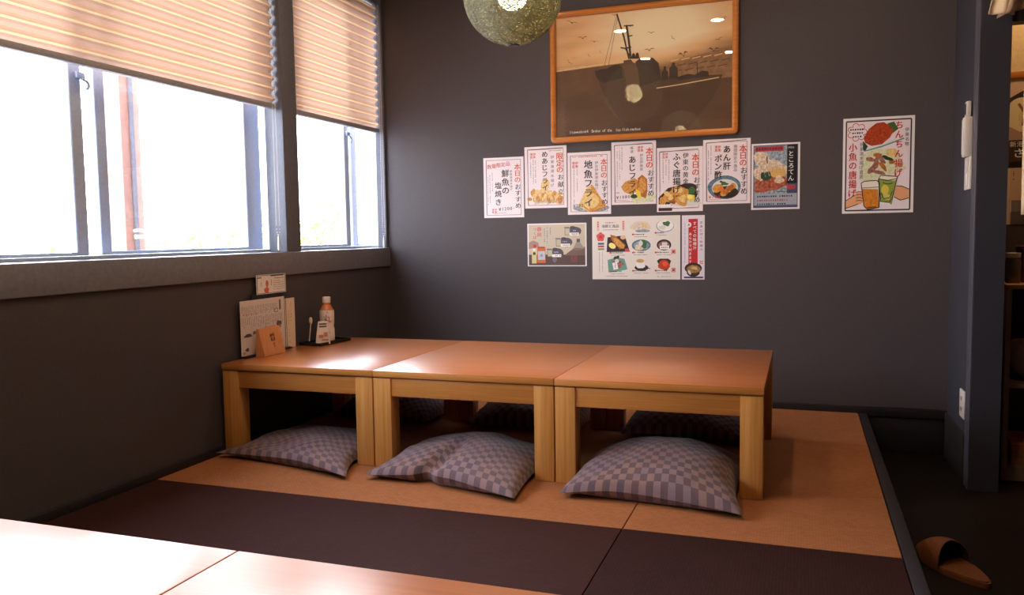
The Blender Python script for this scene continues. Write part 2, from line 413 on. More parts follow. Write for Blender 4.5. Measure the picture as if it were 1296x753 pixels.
# pleated blinds
def blind(label, y0, y1, zb, zt, xc, chain_y, chain_x, chain_z):
    t = thing('pleated_blind', label, 'blind', (xc, (y0+y1)/2, zb), 0, 'pleated blinds over the windows')
    yc = (y0+y1)/2; a, c = y0-yc, y1-yc
    pitch = .0456; n = int((zt-zb-.03)/pitch); b = MB(); dp = .011; cr = .0040
    prof = []
    for i in range(n):
        z = .026+i*pitch
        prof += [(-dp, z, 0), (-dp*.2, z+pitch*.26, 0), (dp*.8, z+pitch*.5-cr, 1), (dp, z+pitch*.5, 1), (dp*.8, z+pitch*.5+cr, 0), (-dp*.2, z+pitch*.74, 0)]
    prof.append((-dp, .026+n*pitch, 0))
    ny = 24
    for i, (x, z, m) in enumerate(prof):
        for k in range(ny+1): b.v.append((x, a+(c-a)*k/ny, z))
    for i in range(len(prof)-1):
        for k in range(ny):
            o = i*(ny+1)+k; b.face((o, o+1, o+ny+2, o+ny+1), prof[i][2], False)
    b.build('blind_fabric', [M['pleat'], M['crease']], t)
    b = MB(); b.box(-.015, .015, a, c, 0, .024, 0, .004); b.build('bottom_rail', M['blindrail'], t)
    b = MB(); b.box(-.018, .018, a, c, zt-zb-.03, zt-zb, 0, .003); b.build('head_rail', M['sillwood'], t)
    # bead chain loop with its weight
    b = MB(); lx = chain_x-xc; ly = chain_y-yc
    def bead(y, z): b.lathe([(.0001,-.0024),(.0018,-.0015),(.0024,0),(.0018,.0015),(.0001,.0024)], (lx, ly+y, z), 6)
    z = chain_z-zb; zt2 = zt-zb-.035; gap = .013
    k = 0
    while z+.06 + k*.0068 < zt2:
        zz = z+.06+k*.0068; wd = gap*(1-.5*min(1, k*.0068/(zt2-z)))
        bead(-wd, zz); bead(wd, zz); k += 1
    for q in range(9):
        an = PI*q/8; bead(-gap*math.cos(an), z+.06-.045*math.sin(an))
    ch = b.build('bead_chain', M['plastic'], t)
    b = MB(); b.lathe([(.0001,-.055),(.0055,-.054),(.0062,-.03),(.0045,0),(.002,.012),(.0001,.013)], (lx, ly, z), 12); b.build('chain_weight', M['plastic'], ch)
    return t
blind('pleated beige blind half lowered over the wide window', W1[0]+.01, W1[1]-.012, 1.457, HEAD, -2.275, 3.19, -2.25, .872)
blind('pleated beige blind half lowered over the narrow window by the corner', W2[0]+.004, W2[1]-.008, 1.457, HEAD, -2.275, 4.188, -2.247, .862)

# ------------------------------------------------------------------ glyph cache and print sheets
_gl = {}
def glyph(ch, off):
    k = (ch, off)
    if k not in _gl:
        cu = bpy.data.curves.new('glyph', 'FONT'); cu.body = ch; cu.size = 1; cu.resolution_u = 2; cu.offset = off
        ob = bpy.data.objects.new('glyph', cu); COL.objects.link(ob)
        dg = bpy.context.evaluated_depsgraph_get(); me = bpy.data.meshes.new_from_object(ob.evaluated_get(dg))
        vs = [(v.co.x, v.co.y) for v in me.vertices]; fs = [tuple(p.vertices) for p in me.polygons]
        bpy.data.objects.remove(ob); bpy.data.curves.remove(cu); bpy.data.meshes.remove(me)
        if vs:
            x0, x1 = min(v[0] for v in vs), max(v[0] for v in vs); y0, y1 = min(v[1] for v in vs), max(v[1] for v in vs)
        else: x0 = x1 = y0 = y1 = 0
        _gl[k] = (vs, fs, (x0, x1, y0, y1))
    return _gl[k]

class Sheet:
    """flat printed sheet: local x right, z up, -y towards the viewer. Positions come in the drawing units of `box`."""
    LAY = .00016
    def __init__(self, w, h, box, seed=0, th=.0008):
        self.w, self.h, self.b = w, h, box; self.mb = MB(); self.mats = []; self.rnd = random.Random(seed); self.cnt = {}
        self.mb.box(-w/2, w/2, -th, 0, -h/2, h/2, self.mi(M['paper'])); self.th = th
        self.ux = w/(box[2]-box[0]); self.uy = h/(box[3]-box[1])
    def mi(self, m):
        if m not in self.mats: self.mats.append(m)
        return self.mats.index(m)
    def pt(self, X, Y, l): return ((X-self.b[0])*self.ux-self.w/2, -self.th-l*self.LAY, self.h/2-(Y-self.b[1])*self.uy)
    def up(self, l):                                   # every print lies a hair above the one before it
        self.cnt[l] = self.cnt.get(l, 0)+1; return l + min(self.cnt[l]*.02, .95)
    def poly(self, pts, m, l=1, mark=False):
        if not mark: l = self.up(l)
        # keep counter-clockwise seen from the viewer
        a = sum(pts[i][0]*pts[(i+1) % len(pts)][1]-pts[(i+1) % len(pts)][0]*pts[i][1] for i in range(len(pts)))
        if a > 0: pts = pts[::-1]
        c = lambda v, lo, hi: min(max(v, lo), hi)
        pts = [(c(x, self.b[0], self.b[2]), c(y, self.b[1], self.b[3])) for x, y in pts]
        self.mb.add([self.pt(x, y, l) for x, y in pts], [tuple(range(len(pts)))], self.mi(m))
    def rect(self, x0, y0, x1, y1, m, l=1, mark=False): self.poly([(x0,y0),(x1,y0),(x1,y1),(x0,y1)], m, l, mark)
    def line(self, pts, wd, m, l=2):
        for (x0, y0), (x1, y1) in zip(pts, pts[1:]):
            d = math.hypot(x1-x0, y1-y0) or 1; nx, ny = -(y1-y0)/d*wd/2, (x1-x0)/d*wd/2
            self.poly([(x0+nx,y0+ny),(x1+nx,y1+ny),(x1-nx,y1-ny),(x0-nx,y0-ny)], m, l)
    def ell(self, cx, cy, rx, ry, m, l=1, rot=0, jit=0, n=28):
        pts = []; ph = self.rnd.uniform(0, 6)
        for k in range(n):
            a = 2*PI*k/n; q = 1+jit*(math.sin(3*a+ph)*.6+math.sin(5*a+2*ph)*.4)
            x, y = rx*q*math.cos(a), ry*q*math.sin(a); pts.append((cx+x*math.cos(rot)-y*math.sin(rot), cy+x*math.sin(rot)+y*math.cos(rot)))
        self.poly(pts, m, l)
    def frame(self, x0, y0, x1, y1, wd, m, l=1):
        self.line([(x0,y0),(x1,y0),(x1,y1),(x0,y1),(x0,y0)], wd, m, l)
    def char(self, ch, cx, cy, sz, m, l=4, bold=.02, rot=0):
        vs, fs, (x0, x1, y0, y1) = glyph(ch, 0)
        if not vs: return
        mx, my = (x0+x1)/2, (y0+y1)/2; i = self.mi(m)
        e = bold*sz*.55
        sh = [(0, 0)] if bold < .015 else [(-e, 0), (e, 0)] if bold < .028 else [(-e, -e*.5), (e, -e*.5), (-e, e*.5), (e, e*.5)]
        for k, (dx, dy) in enumerate(sh):
            self.mb.add([self.pt(cx+dx+(x-mx)*sz, cy+dy-(y-my)*sz, l+.5+k*.03) for x, y in vs], fs, i)
    def vtext(self, s, cx, y0, y1, m, sz=None, l=4, bold=.02, lean=0):
        n = len(s); st = (y1-y0)/n; sz = sz or st*.98
        for i, ch in enumerate(s): self.char(ch, cx+lean*i, y0+st*(i+.5), sz, m, l, bold, 0)
    def htext(self, s, x0, x1, cy, m, sz=None, l=4, bold=.02, slope=0):
        n = len(s); st = (x1-x0)/n; sz = sz or st*.98
        for i, ch in enumerate(s): self.char(ch, x0+st*(i+.5), cy+slope*(x0+st*(i+.5)-x0), sz, m, l, bold)
    def vmarks(self, cx, y0, y1, st, m, l=2):          # a column of print too small to read
        y = y0
        while y+st*.6 < y1:
            w = st*self.rnd.uniform(.35, .6); 
            if self.rnd.random() < .9: self.rect(cx-w/2, y, cx+w/2, y+st*self.rnd.uniform(.45,.7), m, l, True)
            y += st
    def hmarks(self, x0, x1, cy, st, m, l=2):
        x = x0
        while x+st*.6 < x1:
            h = st*self.rnd.uniform(.5, .8)
            if self.rnd.random() < .92: self.rect(x, cy-h/2, x+st*self.rnd.uniform(.5,.75), cy+h/2, m, l, True)
            x += st
    def stamp(self, x0, y0, x1, y1, m, l=2):
        s = min(x1-x0, y1-y0)*.47; cx, cy = (x0+x1)/2, (y0+y1)/2
        for dx in (-.25, .25):
            for dy in (-.25, .25):
                ch = {(-.25,-.25): '港', (.25,-.25): '伊', (-.25,.25): '直', (.25,.25): '東'}[(dx,dy)]
                self.char(ch, cx+dx*(x1-x0), cy+dy*(y1-y0), s*1.05, m, l, .035)
    def done(self, name, label, cat, loc, group=None, rot=(0,0,0)):
        o = self.mb.build(name, self.mats, None, loc, rot)
        return tag(o, label, cat, group)

K = flat(42,34,44,.4); KB = flat(28,22,30,.4); GR = flat(120,108,118,.4); RD = flat(206,58,66,.4); OR = flat(214,84,48,.4); PK = flat(246,234,240,.35)
CREAM = flat(236,226,206,.4); WH = flat(248,246,246,.35)
def crust(name, a, b): 
    return mottled(name, a, b, 90, .4, 0, 3)
FRY = crust('printed_fried_crust', rgb(196,128,44), rgb(236,178,90)); FRYD = crust('printed_dark_crust', rgb(160,86,30), rgb(206,126,52))
FRYP = crust('printed_pale_crust', rgb(226,184,104), rgb(248,222,160)); REDF = crust('printed_red_fry', rgb(150,42,20), rgb(206,84,40))
LEMON = flat(240,214,70,.4); LEMO2 = flat(250,236,150,.4); LEAF = flat(66,110,58,.4); LEAFD = flat(44,70,44,.4); PLATE = flat(226,224,222,.4)
BLUEP = crust('printed_blue_plate', rgb(60,96,120), rgb(120,150,166)); DARKP = flat(52,36,34,.4); CABB = crust('printed_cabbage', rgb(206,214,160), rgb(240,240,214))
MEAT = crust('printed_meat', rgb(120,66,58), rgb(196,140,126)); TEAL = flat(110,164,156,.4); SOUP = crust('printed_soup', rgb(140,96,52), rgb(196,156,96))
PEACH = flat(240,176,130,.4); BEER = crust('printed_beer', rgb(206,120,30), rgb(228,150,56)); FOAM = flat(246,240,226,.4); GREEN = flat(150,170,76,.4); SKYB = crust('printed_ice_blue', rgb(96,120,140), rgb(190,204,214))
NOOD = crust('printed_noodles', rgb(196,160,120), rgb(250,236,220)); RUST = crust('printed_rust_sauce', rgb(120,40,28), rgb(206,120,90))

WALLY = YW-.0012
def hang(sh, rect, label, group='menu posters in a row under the picture', name='menu_poster'):
    x0, z1, x1, z0 = rect
    return sh.done(name, label, 'poster', ((x0+x1)/2, WALLY, (z0+z1)/2), group)
def sheet(rect, box, seed): return Sheet(rect[2]-rect[0], rect[1]-rect[3], box, seed)

# 1: grilled fresh fish
r = (-1.642, 1.2905, -1.4115, .966); s = sheet(r, (95, 72, 497, 678), 1)
s.rect(97, 76, 495, 674, PK, 1)
s.frame(124, 98, 468, 652, 4, GR, 2); s.line([(122,96),(122,650)], 4, K, 3)
s.htext('数量限定品', 132, 366, 165, RD, 48, slope=-.13)
s.vtext('本日の', 436, 140, 335, OR, 66, bold=.03); s.vtext('おすすめ', 440, 340, 592, K, 62, bold=.025)
s.vtext('鮮魚の', 316, 190, 450, KB, 80, bold=.03); s.vtext('塩焼き', 242, 310, 562, KB, 72, bold=.03)
s.vtext('伊東漁港水揚げ', 372, 200, 412, GR, 27)
for cx, y0, y1 in ((183,220,415), (158,245,530), (138,262,565)): s.vmarks(cx, y0, y1, 13, GR)
s.htext('¥1200-', 242, 410, 594, K, 46, bold=.02, slope=-.06); s.stamp(172, 585, 228, 632, RD); s.line([(200,634),(320,628)], 3, RD)
hang(s, r, 'white poster for salt-grilled fresh fish at 1200 yen, leftmost in the row')
# 2: fried aji, limited
r = (-1.405, 1.338, -1.172, 1.012); s = sheet(r, (67, 77, 468, 664), 2)
s.rect(69, 81, 466, 660, PK, 1); s.frame(98, 106, 438, 636, 4, GR, 2); s.line([(96,104),(436,98)], 5, K, 3); s.line([(96,104),(100,636)], 4, K, 3)
s.vtext('限定の', 404, 145, 338, OR, 70, bold=.03); s.vtext('お献立', 412, 340, 545, K, 58, bold=.025)
s.vtext('めあじフライ', 262, 122, 500, KB, 62, bold=.035); s.vtext('伊東漁港水揚げ', 333, 160, 470, GR, 34)
s.stamp(118, 135, 176, 188, RD)
for cx, y0, y1 in ((172,195,430), (150,195,440), (126,195,395)): s.vmarks(cx, y0, y1, 12, GR)
s.hmarks(300, 420, 122, 10, GR)
for k in range(16):
    x = 150+k*17; y = 520+(k*37 % 70); s.ell(x, y, 26, 42, FRYP if k % 3 else FRY, 2, .3*math.sin(k), .15)
s.ell(262, 450, 40, 70, FRYP, 2, .2, .1); s.ell(250, 585, 130, 34, CABB, 1, 0, .1); s.ell(112, 575, 24, 16, FRY, 2)
for k in range(26): s.line([(150+k*11, 560+(k*29 % 40)), (150+k*11+3, 600+(k*31 % 34))], 4, (GR, FRYD, RD)[k % 3], 3)
hang(s, r, 'white poster for fried horse mackerel headed in red limited, pale shiny picture at its foot')
# 3: local fish fry
r = (-1.167, 1.297, -.9355, .973); s = sheet(r, (62, 92, 475, 688), 3)
s.rect(64, 96, 473, 684, PK, 1); s.frame(92, 122, 442, 660, 4, GR, 2); s.line([(90,120),(92,655)], 4, K, 3)
s.hmarks(110, 400, 135, 14, OR)
s.ell(290, 630, 175, 34, SKYB, 1, 0, .08)
s.poly([(286,405),(240,440),(160,610),(215,640),(285,668),(330,655)], FRYP, 2); s.poly([(290,400),(310,420),(430,612),(380,640),(320,655),(270,664)], FRY, 3)
s.line([(215,612),(280,660),(330,655),(430,618)], 8, FRYD, 4); s.ell(300, 560, 60, 70, FRYP, 3, .2, .1)
s.vtext('本日の', 410, 160, 350, OR, 66, bold=.03); s.vtext('おすすめ', 416, 360, 600, K, 62, bold=.025)
s.vtext('地魚フライ', 262, 165, 620, KB, 84, 5, .035); s.vtext('伊豆伊東港水揚げ', 340, 180, 460, GR, 32)
s.stamp(104, 178, 166, 240, RD)
for cx, y0, y1 in ((154,245,470), (124,245,590)): s.vmarks(cx, y0, y1, 12, GR)
s.htext('¥780', 112, 214, 605, K, 42, 5, .02, -.05)
hang(s, r, 'white poster for local fish fry at 780 yen with tall golden triangle')
# 4: aji fry
r = (-.931, 1.3395, -.7015, 1.019); s = sheet(r, (70, 66, 492, 667), 4)
s.rect(72, 70, 490, 663, PK, 1); s.frame(100, 96, 462, 642, 4, GR, 2); s.line([(98,98),(455,90)], 5, K, 3); s.line([(98,98),(104,645)], 5, K, 3)
s.ell(370, 610, 120, 45, CABB, 2, -.1, .12)
s.poly([(160,495),(200,450),(290,415),(320,440),(318,540),(255,575),(190,545)], FRY, 3)
s.poly([(362,385),(320,420),(315,520),(345,590),(395,612),(412,545),(408,430)], FRYD, 4); s.ell(362, 490, 38, 78, FRY, 5, .1, .1)
s.poly([(300,520),(345,545),(352,600),(335,620),(305,575)], LEMON, 6); s.ell(285, 590, 34, 20, LEAFD, 3)
s.vtext('本日の', 430, 130, 330, OR, 72, 7, .03); s.vtext('おすすめ', 444, 340, 595, K, 64, 7, .025)
s.vtext('あじフライ', 270, 200, 590, KB, 74, 7, .035); s.vtext('厳選', 265, 110, 180, GR, 30); s.vtext('伊豆伊東産', 355, 185, 350, GR, 32)
s.stamp(316, 112, 374, 168, RD)
for cx, y0, y1 in ((170,112,340), (148,118,430), (124,118,500)): s.vmarks(cx, y0, y1, 12, GR)
s.htext('¥1080', 112, 250, 598, K, 42, 7, .02, -.05); s.line([(110,622),(240,630)], 3, RD); s.hmarks(112, 150, 552, 12, GR)
hang(s, r, 'white poster for fried horse mackerel at 1080 yen with lemon wedge under the picture')
# 5: fugu karaage
r = (-.697, 1.299, -.468, .977); s = sheet(r, (55, 83, 486, 698), 5)
s.rect(57, 87, 484, 694, PK, 1); s.frame(82, 118, 448, 666, 4, GR, 2); s.line([(80,124),(445,106)], 5, K, 3); s.line([(80,124),(84,500)], 5, K, 3)
s.poly([(70,560),(160,470),(330,430),(425,470),(432,560),(360,610),(180,640),(72,640)], DARKP, 2); s.ell(360, 470, 70, 40, DARKP, 2); s.ell(330, 620, 150, 30, PLATE, 2)
for a in ((115,590,34,46,.5),(180,560,60,52,.2),(205,585,38,40,0),(290,590,60,55,.4),(250,500,70,46,0),(310,510,46,40,.3)):
    s.ell(a[0], a[1], a[2], a[3], FRYD if a[0] in (205,) else FRY, 3, a[4], .14)
for a in ((150,525,34,22,.6),(262,495,44,26,0),(300,575,30,40,.3),(185,560,22,30,0)): s.ell(*a[:4], FRYP, 4, a[4], .12)
s.poly([(330,530),(412,545),(410,590),(375,605),(340,580)], LEMON, 5); s.ell(368, 560, 24, 20, LEMO2, 6); s.ell(385, 500, 32, 36, LEAF, 4, .3, .1)
s.vtext('本日の', 418, 150, 365, OR, 74, 7, .03); s.vtext('おすすめ', 432, 370, 620, K, 62, 7, .025)
s.vtext('ふぐ唐揚げ', 242, 135, 525, KB, 76, 7, .035); s.vtext('伊東の黄金', 326, 135, 440, KB, 56, 7, .025)
s.stamp(104, 130, 162, 186, RD); s.hmarks(165, 235, 608, 18, K, 5)
for k in range(5): s.ell(80+k*24, 636, 14, 12, WH, 5)
s.rect(70, 660, 200, 690, DARKP, 4); s.line([(200,670),(440,658)], 4, GR, 4)
for cx, y0, y1 in ((170,195,430), (142,195,360), (114,195,420)): s.vmarks(cx, y0, y1, 12, GR)
hang(s, r, 'white poster for fried pufferfish with heaped golden pieces and dark dish')
# 6: ankimo ponzu
r = (-.467, 1.3275, -.2395, 1.010); s = sheet(r, (76, 76, 502, 665), 6)
s.rect(78, 80, 500, 661, PK, 1); s.frame(106, 102, 470, 640, 4, GR, 2); s.line([(104,106),(465,90)], 5, K, 3); s.line([(104,106),(112,640)], 5, K, 3)
s.ell(270, 515, 150, 108, BLUEP, 2, 0, .03); s.ell(275, 520, 118, 80, PLATE, 3); s.ell(285, 560, 110, 55, DARKP, 4)
s.ell(210, 520, 50, 36, FRY, 5, -.4, .12); s.ell(240, 530, 26, 22, flat(232,120,40,.4), 6)
for k in range(5): s.ell(262+k*21, 570-k*16, 30, 26, FRYD if k % 2 else FRY, 5+k % 2, -.5, .08)
s.ell(270, 480, 34, 16, LEAF, 6, .2, .2); s.ell(240, 462, 14, 8, LEAFD, 6)
s.vtext('本日の', 436, 135, 330, OR, 72, 7, .03); s.vtext('おすすめ', 446, 335, 585, K, 66, 7, .025)
s.vtext('あん肝', 292, 130, 360, KB, 72, 7, .035); s.vtext('ポン酢', 214, 210, 435, KB, 72, 7, .035); s.vtext('期間限定の逸品', 368, 130, 375, GR, 34)
s.stamp(180, 130, 238, 188, RD); s.htext('¥780', 125, 235, 602, RD, 40, 7, .025, -.05); s.line([(130,625),(240,622)], 3, RD, 5)
for cx, y0, y1 in ((148,130,400), (124,160,450)): s.vmarks(cx, y0, y1, 12, GR)
hang(s, r, 'white poster for monkfish liver with sliced pieces on blue plate')
# 7: tokoroten
r = (-.235, 1.296, -.0105, .9765); s = sheet(r, (86, 78, 518, 680), 7)
s.rect(104, 94, 500, 664, flat(74,84,120,.4), 1)
s.rect(112, 102, 404, 536, SKYB, 2); s.ell(180, 210, 80, 60, NOOD, 3, 0, .2); s.poly([(220,140),(300,170),(404,240),(404,290),(260,260)], SKYB, 3)
s.ell(270, 300, 140, 70, NOOD, 3, .1, .15); s.ell(160, 350, 52, 60, NOOD, 4, 0, .2); s.ell(260, 420, 148, 90, RUST, 3, 0, .1); s.ell(220, 380, 50, 46, LEAFD, 5, 0, .3)
s.ell(320, 340, 80, 46, flat(226,180,96,.4), 5, .2, .2); s.ell(335, 410, 40, 36, NOOD, 6, 0, .2); s.ell(220, 440, 40, 30, RUST, 6, 0, .2); s.ell(180, 490, 70, 36, RUST, 4, 0, .1)
s.rect(104, 440, 112, 536, flat(74,84,120,.4), 6)
for k in range(14): s.line([(150+k*18, 250+(k*53 % 60)), (180+k*17, 300+(k*41 % 90))], 5, NOOD if k % 2 else SKYB, 6)
s.line([(225,195),(228,260)], 10, DARKP, 6)
s.rect(118, 106, 372, 150, flat(176,60,70,.4), 6); s.hmarks(128, 365, 128, 24, flat(90,40,60,.4), 7)
s.rect(404, 98, 492, 446, KB, 6); s.htext('伊豆名', 412, 466, 124, WH, 18, 7, .01); s.vtext('ところてん', 440, 150, 428, WH, 54, 7, .03)
s.htext('380', 396, 478, 478, RD, 60, 7, .05); s.line([(310,520),(495,520)], 4, KB, 6)
s.rect(112, 536, 494, 640, flat(166,172,188,.4), 2)
s.hmarks(140, 468, 560, 20, K, 3); s.hmarks(140, 430, 596, 20, flat(170,80,70,.4), 3); s.hmarks(140, 410, 630, 20, K, 3)
hang(s, r, 'dark blue poster for jelly noodles with black title bar, rightmost in the row')
# 8: large poster by itself
r = (.180, 1.3925, .4855, .9485); s = sheet(r, (62, 44, 550, 698), 8)
s.frame(84, 66, 526, 678, 9, KB, 2); s.rect(90, 72, 520, 672, PK, 1)
s.poly([(205,180),(240,120),(290,85),(340,80),(380,105),(410,140),(385,185),(330,230),(260,238),(215,215)], REDF, 3); s.poly([(365,90),(410,80),(440,130),(400,160)], LEAF, 2)
s.poly([(200,200),(235,240),(215,275),(200,260)], LEAFD, 3); s.line([(215,270),(330,245),(480,195)], 10, TEAL, 3); s.line([(225,262),(330,236),(420,200)], 6, PLATE, 4)
s.poly([(180,470),(200,300),(260,262),(400,262),(440,300),(500,400),(430,430),(330,450),(250,478)], CABB, 2)
for a in ((255,330,34,14,.2),(295,350,16,50,.1),(270,390,18,50,.7),(330,330,16,40,-.6),(340,380,40,14,.9),(400,350,22,16,.2),(310,420,50,12,.2),(300,300,30,12,0)): s.ell(*a[:4], MEAT if a[0] % 20 else FRYD, 3, a[4], .15)
s.ell(400, 290, 36, 28, FRYP, 3, 0, .1); s.ell(370, 325, 40, 12, LEAFD, 4, .4, .2)
for k in range(7):
    a = 2*PI*k/7; s.ell(160+48*math.cos(a), 140+44*math.sin(a), 22, 20, RD, 3)
for k in range(7):
    a = 2*PI*k/7; s.ell(160+47*math.cos(a), 140+43*math.sin(a), 18, 16, PK, 4)
s.ell(160, 140, 46, 42, PK, 5)
for j, (x0, x1) in enumerate(((110,215), (125,200), (130,195))): s.hmarks(x0, x1, 122+j*24, 16, K, 6)
s.vtext('ちんちん揚げ', 446, 72, 458, RD, 58, 6, .04); s.vtext('伊東名物', 499, 122, 250, KB, 28, 5, .02)
s.vtext('小魚の唐揚げ', 132, 212, 590, RD, 60, 6, .04); s.vtext('伊東港水揚げ直送', 192, 210, 460, GR, 30, 5, .02)
# two raised glasses held by drawn hands
s.poly([(88,610),(150,575),(160,560),(205,560),(210,610),(150,640),(88,660)], PEACH, 5); s.line([(88,608),(150,572)], 5, KB, 6); s.line([(88,662),(150,642),(205,620)], 5, KB, 6)
s.poly([(520,540),(470,520),(430,520),(415,580),(460,612),(520,600)], PEACH, 5); s.line([(520,540),(470,518),(432,516)], 5, KB, 6); s.line([(520,600),(462,614),(420,590)], 5, KB, 6)
s.poly([(195,500),(305,490),(318,660),(240,672),(215,650)], BEER, 6); s.poly([(192,490),(215,478),(300,474),(318,492),(312,535),(200,530)], FOAM, 7)
s.line([(192,490),(215,478),(300,474),(318,492),(318,660),(240,672),(215,650),(192,490)], 6, KB, 8); s.line([(196,524),(314,520)], 4, KB, 8); s.line([(235,660),(300,655)], 5, KB, 8)
for k in range(4): s.ell(180, 560+k*20, 24, 13, PEACH, 7); 
for k in range(4): s.line([(157,552+k*20),(180,547+k*20),(204,553+k*20)], 4, KB, 8)
s.poly([(312,462),(440,458),(425,520),(405,640),(330,640)], GREEN, 6); s.poly([(312,462),(325,440),(440,450),(440,470),(420,480)], FOAM, 7)
s.line([(325,440),(440,452),(425,520),(405,612)], 6, KB, 8); s.line([(312,465),(328,612)], 6, KB, 8); s.line([(325,442),(312,465),(370,478),(440,466)], 5, KB, 8)
s.ell(358, 540, 26, 34, flat(228,206,80,.4), 7); s.ell(375, 590, 32, 20, flat(214,206,110,.4), 7, .4)
s.line([(330,560),(350,600),(390,596),(408,550)], 5, KB, 8); s.line([(340,490),(370,502),(410,496)], 5, KB, 8)
s.poly([(322,620),(390,630),(400,650),(325,640)], WH, 7); s.line([(322,618),(390,628),(402,590)], 5, KB, 8)
hang(s, r, 'large black-bordered poster with red frying title and two raised beer glasses, alone near the pier', None)
# lower row: drinks, side dishes, miso soup
r = (-1.3945, .930, -1.067, .701); s = sheet(r, (119, 117, 823, 630), 9)
s.rect(133, 130, 806, 618, flat(208,196,176,.4), 1); s.rect(133, 490, 806, 618, flat(92,66,62,.4), 2); s.poly([(560,500),(640,440),(700,410),(806,400),(806,500)], flat(120,94,84,.4), 3)
s.poly([(133,345),(190,318),(250,345),(260,400),(133,420)], flat(176,140,120,.4), 2); s.poly([(660,430),(700,345),(745,345),(800,420)], flat(160,150,140,.4), 3); s.rect(706, 305, 746, 345, flat(100,90,84,.4), 3)
s.ell(715, 428, 60, 16, flat(130,110,100,.4), 4)
for (cx, cy) in ((690,215),(585,345),(480,470)):
    s.ell(cx, cy, 72, 54, flat(84,78,92,.4), 4, 0, .04); s.ell(cx-30, cy-45, 34, 16, flat(70,64,76,.4), 4); s.rect(cx-120, cy-36, cx-62, cy+44, flat(200,190,160,.4), 4); s.frame(cx-120, cy-36, cx-62, cy+44, 6, flat(110,104,110,.4), 5)
    s.rect(cx-66, cy+16, cx+44, cy+50, WH, 5); s.hmarks(cx-40, cx+34, cy+33, 16, K, 6); s.hmarks(cx-44, cx+24, cy-8, 20, flat(180,170,190,.4), 5); s.line([(cx-130,cy-46),(cx-70,cy-46)], 9, flat(70,64,76,.4), 5)
s.ell(445, 550, 26, 34, flat(120,112,124,.4), 4)
s.rect(170, 440, 228, 595, flat(224,212,150,.4), 4); s.rect(185, 418, 215, 442, WH, 4); s.rect(185, 460, 216, 492, LEAFD, 5); s.rect(236, 400, 336, 590, flat(214,108,52,.4), 4); s.rect(244, 448, 330, 552, flat(206,206,214,.4), 5); s.vtext('水', 288, 470, 530, flat(70,90,140,.4), 44, 6)
s.rect(250, 395, 325, 412, flat(180,66,40,.4), 5)
s.vtext('つくば', 210, 165, 305, RD, 44, 4, .02); s.vtext('静岡', 265, 150, 285, RD, 56, 4, .02); s.ell(208, 388, 18, 22, RD, 5)
for cx, y0, y1 in ((325,180,350),(358,165,360),(395,170,270)): s.vmarks(cx, y0, y1, 18, GR)
for k in range(5): s.hmarks(640, 720, 505+k*18, 20, flat(150,70,70,.4), 4)
hang(s, r, 'small landscape drinks poster with bottles and dark mugs, left in the lower row', 'posters in the lower row')
r = (-1.0365, .9585, -.5795, .6325); s = sheet(r, (72, 64, 911, 667), 10)
s.rect(74, 66, 909, 665, flat(240,232,226,.35), 1)
s.htext('海鮮と逸品', 165, 335, 155, K, 34, 3, .02); s.hmarks(200, 300, 122, 10, GR); s.hmarks(170, 330, 190, 10, GR)
for x in (130, 376): s.rect(x-11, 106, x+11, 200, flat(236,190,180,.4), 2); s.vmarks(x, 110, 198, 20, RD, 3)
for k in range(5):
    a = 2*PI*k/5-PI/2; s.ell(154+22*math.cos(a), 258+24*math.sin(a), 20, 22, flat(224,90,90,.4), 2)
s.ell(154, 258, 16, 16, RD, 3)
for k, c in enumerate((flat(60,100,160,.4), flat(196,90,60,.4), flat(150,150,120,.4))): s.rect(128, 314+k*26, 188, 332+k*26, c, 2)
s.vmarks(142, 400, 610, 9, GR); s.vmarks(172, 400, 600, 9, GR)
def capt(x0, x1, y):
    s.ell(x0-12, y, 9, 9, RD, 3); s.hmarks(x0, x1, y, 14, K, 3); s.hmarks(x0-5, x1+20, y+22, 8, GR, 3)
s.ell(540, 160, 96, 46, flat(232,216,196,.4), 2, 0, .12); s.ell(540, 165, 60, 30, crust('printed_fish', rgb(206,180,150), rgb(244,236,228)), 3, .1, .2); s.ell(560, 205, 70, 14, SKYB, 3); s.ell(575, 150, 30, 16, FRYP, 4, .4, .2); capt(480, 580, 238)
s.ell(770, 162, 82, 58, SKYB, 2); s.ell(772, 158, 76, 54, WH, 3); s.ell(785, 140, 34, 22, LEAF, 4, 0, .25); s.ell(745, 175, 34, 20, flat(228,222,206,.4), 4, 0, .2); capt(695, 770, 225)
s.poly([(222,262),(388,245),(438,402),(212,404)], DARKP, 2); s.poly([(248,235),(300,250),(396,340),(380,372),(340,376),(262,290)], FRYD, 3); s.ell(330, 320, 70, 26, FRY, 4, .75, .1); s.ell(268, 344, 36, 26, LEMO2, 4, .5); s.ell(372, 264, 26, 20, flat(240,190,150,.4), 4); capt(262, 370, 412)
s.ell(546, 342, 90, 56, BLUEP, 2); s.ell(546, 345, 70, 42, SKYB, 3); s.ell(520, 365, 40, 26, NOOD, 4, .5, .2); s.ell(565, 330, 34, 40, LEAF, 5, -.6, .2); s.ell(540, 325, 20, 30, PLATE, 6, .2, .1); capt(480, 585, 410)
s.ell(760, 340, 68, 52, DARKP, 2); s.ell(760, 345, 54, 40, MEAT, 3); s.rect(742, 316, 790, 345, PLATE, 4); s.rect(722, 346, 808, 382, WH, 5); s.hmarks(735, 800, 364, 13, K, 6); capt(695, 815, 410); s.rect(830, 384, 868, 424, RD, 3); s.frame(836, 390, 862, 418, 3, WH, 4)
